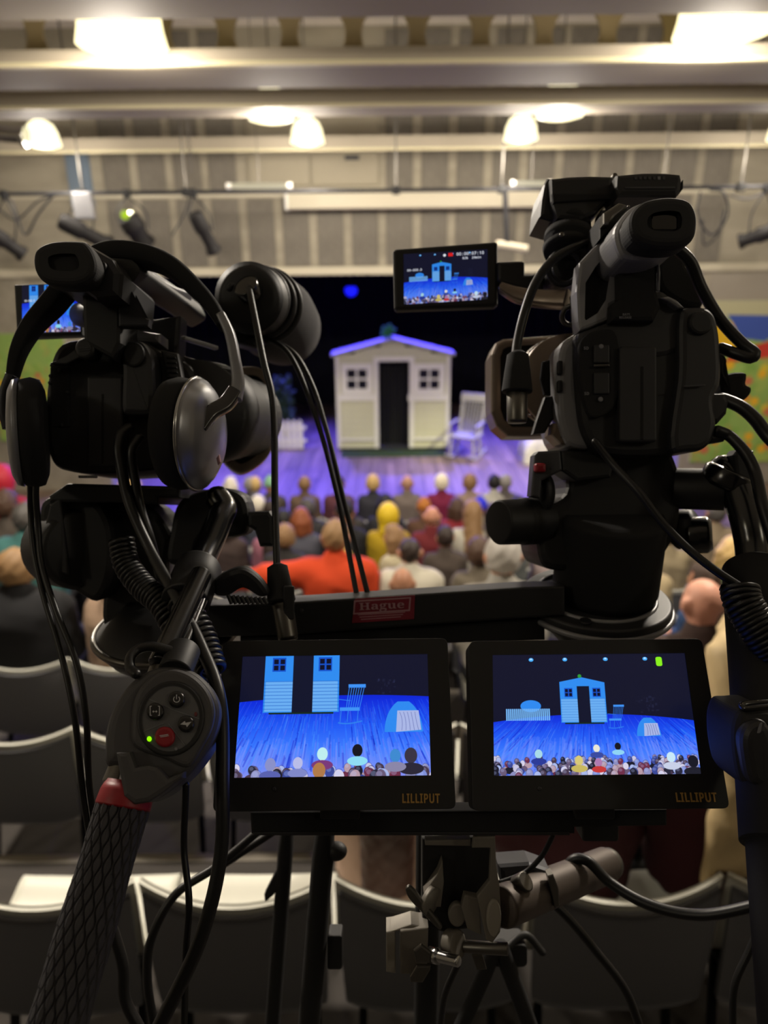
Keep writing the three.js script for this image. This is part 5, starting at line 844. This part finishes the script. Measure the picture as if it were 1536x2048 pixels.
  part(t, 'side_panel', slab(z6([[905, 620], [1150, 690], [1150, 760], [920, 760]]), .66, .04, { bevel: .003 }), M.black); part(t, 'accessory_rail', strap([on(z6, 905, 535, .66), on(z6, 1070, 585, .7)], [.004, .004], .006), M.dullsilver);
  part(t, 'power_light', slab(oval(...z6([[1082, 712]])[0], 6.5, 6.5), .655, .003), glow(0x6cff10, 1.6), 'lit green indicator');
  part(t, 'hinge_block', slab(z6([[620, 480], [720, 500], [790, 510], [790, 560], [640, 550]]), .64, .03, { bevel: .004 }), M.dullsilver);
  part(t, 'lens_barrel', lathe(on(z6, 960, 900, .66), on(z6, 1210, 930, .8), [[0, 0], [0, .05], [.3, .052], [.32, .047], [.6, .049], [.62, .044], [1, .046], [1, 0]], 40), M.black);
  const hood = smooth(z6([[1080, 720], [1150, 682], [1290, 680], [1350, 745], [1362, 950], [1335, 1110], [1200, 1205], [1145, 1185], [1080, 1100]]), 50), [hx, hy] = centre(hood);
  part(t, 'lens_hood', slab(hood, .8, .05, { bevel: .006, seg: 3, ty: 12, holes: [hood.map(([x, y]) => [hx + (x - hx) * .9, hy + (y - hy) * .92])] }), M.bronze, 'brownish metal edged lens hood'); part(t, 'hood_back', slab(hood.map(([x, y]) => [hx + (x - hx) * .93, hy + (y - hy) * .94]), .806, .03, { ty: 12 }), M.blackMatte);
  const lf = frame(...z6([[240, 395]])[0], .7, 0, 0), lcd = part(t, 'flip_screen', slab(z6([[65, 268], [200, 262], [405, 255], [410, 520], [80, 535]]), .7, .014, { fr: lf, bevel: .003 }), M.black);
  part(lcd, 'screen', picture(z6([[110, 276], [396, 268], [398, 503], [112, 508]]), lf, .0005), screenMat(picCloseOsd, .9), 'bright blue stage picture'); screenLight(lf, .06, .045, .3);
  part(t, 'screen_arm', rod(on(z6, 400, 420, .69), on(z6, 470, 430, .67), .012), M.black);
}
{ // microphone
  const t = thing('shotgun_microphone', 'black shotgun microphone with foam windshield in ribbed mount', 'microphone', on(zM, 600, 400, .72));
  part(t, 'windshield', lathe(on(zM, 690, 330, .75), on(zM, 950, 600, .9), [[0, 0], [0, .03], [.1, .044], [.5, .05], [.85, .048], [.97, .034], [1, .012], [1, 0]], 36), M.foam);
  part(t, 'shock_mount', lathe(on(zM, 560, 260, .7), on(zM, 700, 340, .76), [[0, 0], [0, .025], [.1, .036], [.9, .038], [1, .03], [1, 0]], 36), M.black);
  for (const [x, y, dd, r] of [[640, 290, .73, .034], [690, 320, .74, .036], [735, 345, .748, .038]]) { const g = new THREE.TorusGeometry(r, .0035, 10, 48); g.applyQuaternion(new THREE.Quaternion().setFromUnitVectors(V(0, 0, 1), on(zM, 900, 560, .9).sub(on(zM, 560, 260, .7)).normalize())); const p = on(zM, x, y, dd); part(t, 'mount_ring', g.translate(p.x, p.y, p.z), M.bodygrey); }
  part(t, 'mount_foot', slab(zM([[430, 420], [560, 520], [560, 640], [700, 660], [640, 760], [420, 700]]), .73, .03, { bevel: .004 }), M.black);
  part(t, 'mount_clip', tube(zM([[380, 180, .7], [400, 150, .7], [480, 130, .705], [560, 110, .71]]), .003), M.bodygrey); part(t, 'connector', rod(on(zM, 540, 150, .69), on(zM, 600, 230, .7), .013), M.blackGloss);
}
single('microphone_cable', tube([on(zM, 575, 175, .685), on(zM, 590, 250, .68), on(zM, 640, 500, .67), on(zM, 720, 900, .655), P(545, 800, .645), P(550, 1000, .62), P(554, 1140, .6)], .0032, 70), M.cable, 'thin black cable hanging from the microphone mount', 'cable');
{ const t = thing('hanging_plug', 'cable plug with bare metal barrel hanging before the bar', 'plug', P(565, 1210, .59)); part(t, 'boot', lathe(P(554, 1128, .602), P(563, 1205, .592), [[0, 0], [0, .004], [.08, .009], [.5, .0105], [.95, .0125], [1, .0115], [1, 0]]), M.blackMatte); part(t, 'barrel', lathe(P(564, 1203, .592), P(577, 1281, .585), [[0, 0], [0, .0095], [.1, .0092], [.9, .0088], [1, .008], [1, 0]]), M.steel, 'bare metal barrel'); part(t, 'latch', slab(rr(566, 1172, 588, 1240, 4), .581, .004), M.black); }
single('microphone_cable', tube([on(zM, 730, 650, .74), on(zM, 950, 800, .73), P(630, 830, .72), P(672, 980, .7), P(714, 1192, .67)], .0027, 60), M.cable, 'first of two parallel cables sloping to the camera bar', 'cable');
single('microphone_cable', tube([on(zM, 760, 660, .745), on(zM, 1010, 810, .735), P(622, 765, .73), P(650, 850, .72), P(690, 1010, .7), P(736, 1190, .67)], .0027, 60), M.cable, 'second of two parallel cables running to the camera bar', 'cable');
{ // headphones
  const t = thing('headphones', 'silver and black over ear headphones hung on a camcorder', 'headphones', on(z6, 600, 1250, .6));
  const band = [on(z6, 60, 740, .6), on(z6, 95, 600, .6), on(z6, 160, 480, .605), on(z6, 260, 370, .61), on(z6, 400, 210, .615), on(z6, 520, 135, .615), on(z6, 620, 122, .612), on(z6, 740, 140, .61), on(z6, 850, 185, .607), on(z6, 960, 280, .603), on(z6, 1050, 380, .6), on(z6, 1110, 480, .597)];
  part(t, 'headband', strap(band, [.008, .012, .015, .017, .016, .018, .019, .018, .017, .016, .013, .01], [.012, .016, .02, .026, .03, .032, .032, .032, .03, .026, .02, .016], 90), M.softblack);
  part(t, 'band_tip', slab(z6([[505, 105], [560, 98], [630, 72], [640, 130], [560, 135]]), .612, .02, { bevel: .003 }), M.softblack);
  part(t, 'band_slide', strap([on(z6, 1095, 420, .594), on(z6, 1140, 520, .592), on(z6, 1165, 640, .59), on(z6, 1180, 760, .588), on(z6, 1165, 840, .585)], [.008, .0085, .009, .01, .011], .012), M.dullsilver);
  part(t, 'band_slide', strap([on(z6, 60, 720, .598), on(z6, 30, 800, .597), on(z6, 25, 900, .597), on(z6, 45, 985, .598)], [.008, .007, .007, .008], .012), M.gunmetal);
  part(t, 'yoke_arm', strap([on(z6, 1165, 800, .586), on(z6, 1120, 860, .58), on(z6, 1050, 905, .572), on(z6, 990, 985, .566)], [.013, .013, .0125, .012], .012), M.blackGloss);
  const padL = part(t, 'ear_pad', lathe(on(z6, 100, 1005, .593), on(z6, 232, 1005, .601), [[0, 0], [0, .04], [.12, .046], [.5, .048], [.85, .046], [1, .038], [.96, .024], [.9, 0]], 44), M.softblack); void padL;
  part(t, 'ear_cup', lathe(on(z6, 44, 1005, .59), on(z6, 108, 1005, .594), [[0, 0], [0, .026], [.15, .038], [.5, .0455], [1, .047], [1, 0]], 44), M.dullsilver, 'silver ear cup shell');
  part(t, 'ear_pad', lathe(on(z6, 830, 1010, .592), on(z6, 975, 1012, .589), [[0, 0], [.02, .024], [0, .038], [.15, .046], [.5, .0485], [.88, .047], [1, .044], [1, 0]], 44), M.softblack);
  const cup = part(t, 'ear_cup', lathe(on(z6, 970, 1012, .589), on(z6, 1085, 1016, .5865), [[0, 0], [0, .0465], [.12, .0482], [.3, .047], [.34, .044], [.5, .0425], [.75, .034], [.92, .02], [1, .006], [1, 0]], 52), M.silver, 'silver ear cup shell'); 
  part(cup, 'maker_mark', slab(z6([[1070, 1130], [1085, 1110], [1092, 1150], [1078, 1165]]), .578, .004), M.pinkPrint);
  part(t, 'cup_rim', (() => { const a = on(z6, 970, 1012, .589), b = on(z6, 1085, 1016, .5865), g = new THREE.TorusGeometry(.0478, .0016, 8, 60); g.applyQuaternion(new THREE.Quaternion().setFromUnitVectors(V(0, 0, 1), b.clone().sub(a).normalize())); const p = a.lerp(b, .1); return g.translate(p.x, p.y, p.z); })(), M.chrome);
}
single('headphone_cable', tube([on(z6, 150, 1260, .6), on(zL, 152, 300, .605), on(zL, 165, 480, .6), on(zL, 210, 700, .59), on(zL, 300, 1000, .575), P(150, 1440, .56), P(165, 1580, .56), P(180, 1680, .57)], .0026, 60), M.cable, 'thin cable trailing from the silver ear cup shell by the wall', 'cable');
single('headphone_cable', tube([on(z6, 210, 1150, .59), on(z6, 180, 1260, .592), on(zL, 190, 380, .6), on(zL, 205, 560, .595), on(zL, 280, 800, .58), on(zL, 380, 1060, .565), P(172, 1430, .555), P(178, 1560, .56), P(192, 1670, .57)], .0026, 60), M.cable, 'second thin headphone cable hanging before the black jacket', 'cable');
// cables by the first tripod head
single('camera_cable', tube([on(z6, 640, 980, .61), on(z6, 605, 1010, .605), on(z6, 588, 1080, .6), on(zL, 600, 80, .598), on(zL, 640, 260, .595), on(zL, 740, 490, .585), on(zL, 880, 740, .55), on(zL, 1000, 980, .52), P(440, 1400, .49), P(445, 1560, .47), P(440, 1720, .46), P(400, 1880, .45), P(315, 2060, .44)], .0047, 110, 14), M.cable, 'thick glossy cable running down past the lens remote', 'cable');
single('camera_cable', tube([on(z6, 690, 1030, .605), on(z6, 655, 1090, .6), on(zL, 665, 120, .6), on(zL, 700, 300, .6), on(zL, 745, 440, .6), on(zL, 790, 620, .62)], .0042, 60), M.cable, 'short glossy cable behind the thick one at the camcorder', 'cable');
single('coiled_cord', coil([on(zL, 600, 440, .6), on(zL, 625, 560, .595), on(zL, 700, 670, .585), on(zL, 800, 760, .57), on(zL, 860, 860, .56), on(zL, 900, 930, .56)], .0092, .0024, 26), M.cable, 'coiled black cord wound close along the pan arm', 'cord');
single('coiled_cord', coil([on(zL, 885, 740, .56), on(zL, 950, 830, .55), on(zL, 1000, 930, .54), on(zL, 1030, 1020, .53), P(424, 1345, .52)], .0095, .0026, 14), M.cable, 'loosely coiled black cord below the pan arm sleeve', 'cord');
single('cable', tube([P(372, 1570, .47), P(368, 1700, .47), P(378, 1800, .46), P(372, 1900, .46), P(368, 2060, .45)], .0024, 40), M.cable, 'thin straight cable dropping below the lens remote', 'cable');
single('cable', tube([P(520, 1660, .7), P(430, 1735, .68), P(350, 1790, .66), P(302, 1880, .65), P(295, 1960, .65), P(310, 2060, .65)], .0042, 50), M.cable, 'cable curving from the mount bar past the empty chair', 'cable');
single('cable', tube([P(225, 1860, .6), P(245, 1930, .6), P(250, 2000, .6), P(280, 2060, .6)], .005, 30), M.cable, 'loose cable hanging behind the foam grip', 'cable');

// ---------------------------------------------------------------- camcorder with top boxes
{
  const t = thing('camcorder', 'grey and black camcorder with wireless boxes on top', 'camcorder', on(z8, 700, 540, .66));
  const cup = smooth(z5([[800, 340], [815, 270], [870, 216], [960, 190], [1060, 188], [1130, 212], [1165, 275], [1168, 350], [1150, 412], [1090, 455], [1000, 466], [900, 455], [825, 415]]), 60), [cx, cy] = centre(cup);
  const ec = part(t, 'eyecup', slab(cup, .53, .028, { bevel: .007, seg: 4, holes: [cup.map(([x, y]) => [cx + (x - cx) * .76, cy + (y - cy) * .74])] }), M.rubber); part(ec, 'eyepiece_lens', slab(cup.map(([x, y]) => [cx + (x - cx) * .78, cy + (y - cy) * .76]), .5345, .008), M.blackMatte); part(ec, 'eyepiece_window', slab(rr(cx - 26, cy - 18, cx + 26, cy + 18, 5), .534, .002), M.glass);
  part(t, 'viewfinder_barrel', slab(smooth(z5([[722, 365], [800, 255], [880, 215], [1060, 200], [1120, 300], [1110, 420], [950, 520], [770, 520], [735, 470]]), 50), .558, .09, { bevel: .006, seg: 3 }), M.dullsilver);
  part(t, 'diopter_dial', slab(oval(...z5([[765, 375]])[0], 4, 9), .553, .006), M.black); part(t, 'barrel_screw', slab(oval(...z5([[795, 245]])[0], 3, 3), .556, .003), M.steel);
  part(t, 'accessory_shoe', slab(z5([[660, 280], [745, 225], [790, 240], [720, 300], [690, 340], [660, 340]]), .58, .03, { bevel: .002 }), M.steel); part(t, 'shoe_side', slab(z5([[640, 300], [740, 250], [800, 250], [720, 350], [640, 420]]), .59, .04), M.black);
  const frame0 = z5([[530, 545], [600, 470], [720, 362], [748, 440], [748, 520], [742, 640], [735, 755], [700, 775], [690, 850], [580, 895], [530, 912], [520, 860], [512, 700]]);
  part(t, 'handle_frame', slab(frame0, .6, .02, { bevel: .003, holes: [z5([[545, 650], [600, 560], [675, 478], [700, 530], [710, 620], [690, 750], [640, 830], [560, 880], [540, 850]])] }), M.dullsilver, 'grey blue metal handle frame');
  part(t, 'handle_core', slab(z5([[540, 660], [600, 560], [680, 480], [720, 560], [700, 770], [560, 890]]), .612, .04), M.black);
  part(t, 'viewfinder_column', slab(z5([[735, 500], [955, 470], [950, 700], [970, 780], [930, 860], [700, 860], [700, 770], [740, 740]]), .59, .07, { bevel: .004 }), M.blackMatte);
  part(t, 'handle_edge', slab(z5([[948, 530], [956, 526], [964, 600], [960, 700], [952, 690]]), .588, .004), M.dullsilver);
  part(t, 'release_print', [lettering('BATT.', font, ...z5([[760, 830]])[0], 4.5, .5885), lettering('RELEASE', font, ...z5([[742, 846]])[0], 4.5, .5885)], M.faint);
  part(t, 'shoulder', slab(smooth(z5([[520, 930], [600, 890], [700, 850], [960, 690], [1060, 770], [1100, 800], [1100, 1000], [560, 1050]]), 50), .6, .08, { bevel: .005 }), M.bodygrey);
  part(t, 'shoulder_trim', slab(z5([[955, 735], [1010, 725], [1050, 745], [1095, 790], [1060, 790], [1010, 755]]), .592, .01, { bevel: .002 }), M.silver);
  part(t, 'body', slab(smooth(z8([[530, -90], [600, -130], [1060, -130], [1090, 0], [1090, 480], [1040, 540], [640, 545], [560, 440], [525, 200]]), 60), .602, .15, { bevel: .006 }), M.black);
  part(t, 'battery', slab(rr(...z8([[745, -20]])[0], ...z8([[945, 490]])[0], 6), .592, .02, { bevel: .002 }), M.bodygrey); part(t, 'battery_slot', slab(rr(...z8([[855, 85]])[0], ...z8([[875, 480]])[0], 2), .5915, .003), M.blackMatte);
  part(t, 'grip_box', slab(smooth(z3([[310, 400], [350, 365], [470, 350], [570, 365], [640, 430], [680, 560], [698, 720], [700, 1100], [640, 1250], [660, 1500], [600, 1690], [500, 1760], [380, 1770], [230, 1765], [290, 1000]]), 70), .592, .07, { bevel: .006, seg: 3 }), M.bodygrey);
  part(t, 'grip_dial', slab(oval(...z3([[500, 510]])[0], 24, 24), .588, .006, { bevel: .0025 }), M.black); part(t, 'grip_seam', slab(z3([[330, 1130], [545, 1118], [545, 1124], [330, 1136]]), .5875, .002), M.panelgrey);
  part(t, 'control_panel', slab(smooth(z8([[545, -60], [640, -110], [720, -100], [720, 300], [600, 360], [550, 250], [530, 80]]), 40), .596, .02, { bevel: .002 }), M.blackMatte);
  part(t, 'card_slot', slab(rr(...z8([[608, 120]])[0], ...z8([[692, 235]])[0], 3), .594, .006), M.bodygrey); part(t, 'card_slot', slab(rr(...z8([[608, -30]])[0], ...z8([[692, 70]])[0], 3), .594, .006), M.bodygrey); part(t, 'slot_edge', slab(z8([[608, 76], [692, 74], [692, 86], [608, 90]]), .5925, .002), M.steel);
  for (const [x, y, s] of [[556, 240, 'SD'], [553, -2, 'SD']]) part(t, 'slot_print', lettering(s, font, ...z8([[x, y]])[0], 6, .5935), M.faint);
  for (const [x, y] of [[648, -20], [645, 262]]) part(t, 'status_ring', slab(oval(...z8([[x, y]])[0], 5, 5), .5935, .002, { holes: [oval(...z8([[x, y]])[0], 2.4, 2.4)] }), M.faint);
  part(t, 'side_shell', slab(smooth(z8([[440, -40], [500, -85], [560, -110], [590, -60], [530, 60], [525, 240], [570, 340], [605, 370], [590, 520], [550, 525], [470, 500], [420, 380], [410, 200], [415, 60]]), 50), .615, .08, { bevel: .006, seg: 3 }), M.dullsilver, 'silver grey side shell');
  part(t, 'focus_ring', lathe(on(z8, 480, 165, .66), on(z8, 390, 180, .735), [[0, 0], [0, .045], [.25, .046], [.27, .043], [.45, .043], [.47, .046], [.7, .046], [.72, .042], [1, .041], [1, 0]], 56), M.bronze);
  { const a = on(z8, 480, 165, .66), b = on(z8, 390, 180, .735), ax = b.clone().sub(a).normalize(), q = new THREE.Quaternion().setFromUnitVectors(V(0, 0, 1), ax), c = a.clone().lerp(b, .35), list = []; for (let i = 0; i < 40; i++) { const th = i / 40 * Math.PI * 2; list.push(new THREE.BoxGeometry(.003, .003, .016).rotateZ(th).translate(Math.cos(th) * .045, Math.sin(th) * .045, 0)); } const rib = merge(list); rib.applyQuaternion(q); rib.translate(c.x, c.y, c.z); const m = part(t, 'ring_ribs', rib, M.gunmetal); m.userData.kind = 'stuff'; }
  part(t, 'lens_switch', slab(z8([[335, 60], [375, 50], [380, 240], [345, 235], [325, 150]]), .62, .008, { bevel: .002 }), M.blackMatte); part(t, 'lens_switch', slab(rr(...z8([[415, 55]])[0], ...z8([[442, 130]])[0], 3), .612, .006), M.black); part(t, 'lens_switch', slab(rr(...z8([[415, 160]])[0], ...z8([[442, 225]])[0], 3), .612, .006), M.black);
  part(t, 'lever_plate', slab(z8([[345, 250], [440, 235], [430, 300], [350, 440], [280, 450], [300, 380]]), .63, .01, { bevel: .002 }), M.bodygrey); part(t, 'input_block', slab(z8([[390, 390], [540, 370], [560, 520], [430, 500], [380, 450]]), .622, .03, { bevel: .003 }), M.bronze);
  for (let i = 0; i < 5; i++) part(t, 'input_rib', slab(rr(...z8([[432 + i * 21, 405]])[0], ...z8([[442 + i * 21, 470]])[0], 1.5), .621, .004), M.blackMatte);
  const hood = z8([[62, 20], [85, -40], [130, -62], [430, -85], [430, 452], [280, 458], [150, 458], [90, 405], [62, 330]]), [hx, hy] = centre(hood);
  part(t, 'lens_hood', slab(hood, .78, .055, { bevel: .006, seg: 3, holes: [hood.map(([x, y]) => [hx + (x - hx) * .9, hy + (y - hy) * .93])] }), M.bronze, 'brownish metal edged lens hood'); part(t, 'hood_back', slab(hood.map(([x, y]) => [hx + (x - hx) * .93, hy + (y - hy) * .95]), .786, .035), M.blackMatte);
  const lf = frame(...z4a([[940, 600]])[0], .7, 0, -4), lcd = part(t, 'flip_screen', slab(z4a([[640, 462], [655, 447], [1225, 405], [1238, 412], [1240, 760], [1220, 775], [660, 795], [648, 785]]), .7, .014, { fr: lf, bevel: .003 }), M.black);
  part(lcd, 'screen', picture(z4a([[703, 480], [1180, 452], [1180, 736], [706, 766]]), lf, .0006), screenMat(picWideOsd, .85), 'bright blue stage picture'); screenLight(lf, .085, .05, .3);
  part(t, 'screen_hinge', slab(z5([[95, 540], [225, 535], [240, 545], [240, 610], [340, 610], [340, 720], [120, 660], [95, 640]]), .69, .02, { bevel: .003 }), M.black);
  part(t, 'screen_arm', strap([on(z5, 110, 682, .685), on(z5, 200, 722, .68), on(z5, 330, 742, .67), on(z5, 470, 745, .655)], [.008, .014, .016, .018], .016), M.bronze); part(t, 'strap_ring', new THREE.TorusGeometry(.0085, .0025, 8, 24).translate(...on(z5, 485, 830, .64).toArray()), M.steel);
  part(t, 'handle_front', slab(smooth(z5([[380, 560], [450, 480], [560, 445], [640, 440], [600, 560], [530, 640], [420, 640]]), 40), .66, .05, { bevel: .006 }), M.black); part(t, 'handle_ring', new THREE.TorusGeometry(.015, .003, 8, 30).translate(...on(z5, 450, 575, .645).toArray()), M.gunmetal);
  part(t, 'strap_block', slab(smooth(z5([[960, 520], [1060, 470], [1110, 460], [1105, 560], [1180, 640], [1190, 780], [1080, 770], [960, 680]]), 40), .64, .04, { bevel: .005 }), M.blackMatte); part(t, 'microphone_holder', slab(smooth(z3([[690, 790], [745, 830], [770, 880], [755, 1000], [850, 990], [955, 1000], [960, 1060], [955, 1110], [1000, 1135], [1005, 1190], [940, 1260], [860, 1275], [760, 1250], [720, 1180]]), 60), .63, .04, { bevel: .005 }), M.blackMatte);
  part(t, 'cable_socket', slab(z3([[515, 1200], [740, 1200], [780, 1280], [760, 1400], [670, 1500], [520, 1470]]), .6, .03, { bevel: .004 }), M.black); part(t, 'cable_socket', slab(z3([[530, 1540], [680, 1520], [770, 1600], [740, 1670], [600, 1690], [530, 1620]]), .6, .025, { bevel: .004 }), M.black);
}
{ // boxes on top
  const a = thing('lamp_head', 'flat black battery lamp tilted on a small ball mount', 'camera lamp', on(zT, 320, 700, .66));
  part(a, 'housing', slab(zT([[178, 108], [340, 90], [520, 84], [712, 90], [716, 260], [640, 330], [560, 420], [430, 470], [230, 460], [185, 300]]), .64, .035, { bevel: .004 }), M.black);
  part(a, 'side_fins', slab(zT([[95, 290], [120, 160], [150, 105], [182, 110], [188, 300], [235, 480], [180, 470], [80, 440]]), .65, .05, { bevel: .004 }), M.gunmetal); part(a, 'hinge_pin', slab(oval(...zT([[728, 92]])[0], 6, 7), .645, .008), M.steel);
  part(a, 'ball_mount', lathe(on(zT, 320, 760, .65), on(zT, 345, 430, .66), [[0, 0], [0, .022], [.15, .024], [.3, .018], [.34, .023], [.5, .023], [.54, .012], [.66, .014], [.72, .02], [1, .018], [1, 0]], 28), M.blackMatte); part(a, 'mount_screw', slab(oval(...zT([[275, 590]])[0], 5, 5), .63, .006), M.steel);
  part(a, 'battery_lip', slab(zT([[190, 240], [715, 240], [700, 290], [200, 320]]), .638, .006), M.blackMatte);
  const b = thing('wireless_receiver', 'flat black wireless box with faint printed marks', 'receiver', on(zT, 1020, 260, .63));
  part(b, 'housing', slab(zT([[742, 78], [960, 58], [1150, 58], [1290, 72], [1303, 130], [1290, 220], [1255, 260], [760, 260], [735, 180]]), .62, .04, { bevel: .004 }), M.black);
  for (let i = 0; i < 7; i++) part(b, 'print_mark', slab(zT([[890 + i * 40, 98], [915 + i * 40, 97], [913 + i * 40, 124], [892 + i * 40, 123]]), .6195, .0004, { bevel: 0 }), i === 5 ? M.faint : M.panelgrey);
  part(b, 'slot_line', slab(zT([[810, 188], [1240, 182], [1240, 200], [810, 200]]), .6192, .001, { bevel: 0 }), M.panelgrey); part(b, 'end_plug', slab(zT([[1255, 200], [1310, 120], [1310, 200], [1270, 250]]), .625, .02), M.blackMatte); part(b, 'bracket', slab(zT([[560, 640], [610, 380], [640, 380], [700, 330], [740, 300], [700, 520], [610, 640]]), .64, .02), M.black);
}
single('camera_cable', tube([on(z5, 640, 430, .63), on(z5, 540, 455, .625), on(z5, 400, 525, .62), on(z5, 300, 650, .615), on(z5, 235, 820, .61), on(z5, 195, 1000, .605), P(1032, 725, .6)], .0042, 60), M.cable, 'arched thin cable falling before the lens hood', 'cable');
{ const t = thing('hanging_plug', 'cable plug with dull silver barrel before the lens hood', 'plug', P(1034, 845, .6)); part(t, 'boot', lathe(P(1036, 702, .603), P(1034, 785, .602), [[0, 0], [0, .0045], [.1, .0095], [.5, .0115], [.95, .0135], [1, .013], [1, 0]]), M.blackMatte); part(t, 'barrel', lathe(P(1034, 784, .602), P(1034, 846, .602), [[0, 0], [0, .0092], [.9, .009], [1, .008], [1, 0]]), M.steel, 'dull silver barrel'); }
single('camera_cable', tube([on(z5, 1050, 470, .6), on(z5, 1120, 540, .605), on(z5, 1180, 680, .61), on(z5, 1280, 850, .61), on(z5, 1400, 980, .605), on(z5, 1466, 1035, .6), on(z5, 1450, 1055, .6), on(z5, 1380, 1038, .605), on(z5, 1290, 1005, .615)], .0052, 80, 14), M.cable, 'thick looped cable over the painted panel', 'cable');
single('camera_cable', tube([on(z3, 700, 1260, .61), on(z3, 800, 1295, .605), on(z3, 900, 1345, .6), on(z3, 1020, 1450, .595), on(z3, 1150, 1620, .59), P(1565, 900, .58)], .0058, 60, 14), M.cable, 'thick cable arching out of the upper camcorder socket', 'cable');
single('camera_cable', tube([on(z3, 660, 1570, .6), on(z3, 760, 1610, .6), on(z3, 850, 1690, .595), on(z3, 940, 1800, .59), on(z3, 1020, 1960, .585), P(1525, 1010, .57), P(1550, 1090, .56)], .005, 60, 14), M.cable, 'cable curving from the lower camcorder socket to pan bar', 'cable');
single('camera_cable', tube([on(z8, 615, 490, .59), on(z8, 700, 600, .585), on(z8, 830, 740, .57), on(z8, 980, 930, .56), on(z8, 1120, 1070, .55), on(z8, 1260, 1180, .54), on(z8, 1390, 1265, .535)], .0034, 60), M.cable, 'thin cable crossing the tripod head to the coiled cord', 'cable');
single('coiled_cord', coil([on(z8, 1385, 1265, .535), on(z8, 1400, 1340, .53), on(z8, 1450, 1430, .525), on(z8, 1510, 1520, .52), P(1560, 1320, .515), P(1590, 1370, .51)], .0125, .0024, 22), M.cable, 'coiled black cord hanging by the bent pan bar', 'cord');
single('cable', tube([P(1105, 1672, .57), P(1085, 1710, .575), P(1050, 1745, .58), P(1000, 1765, .58), P(985, 1768, .585)], .0022, 40), M.cable, 'thin cable looping from the mount bar to clamp', 'cable');
single('cable', tube([P(1125, 1745, .64), P(1150, 1718, .635), P(1175, 1722, .63), P(1220, 1765, .62), P(1300, 1810, .6), P(1400, 1830, .58), P(1560, 1800, .55)], .0048, 60), M.cable, 'grey cable running from the metal tube to the side', 'cable');
single('cable', tube([P(1100, 1800, .64), P(1140, 1840, .64), P(1190, 1900, .64), P(1250, 1980, .64), P(1285, 2070, .64)], .004, 40), M.cable, 'cable falling below the metal tube past the chair', 'cable');
single('cable', tube([P(1530, 1830, .55), P(1500, 1900, .55), P(1470, 1970, .55), P(1465, 2060, .55)], .003, 40), M.cable, 'loose cable hanging before the wavy blond hair', 'cable');
single('cable', tube([P(915, 1930, .6), P(890, 1990, .61), P(880, 2060, .62)], .003, 20), M.cable, 'thin cable behind the column under the clamp', 'cable');

renderer.render(scene, camera);
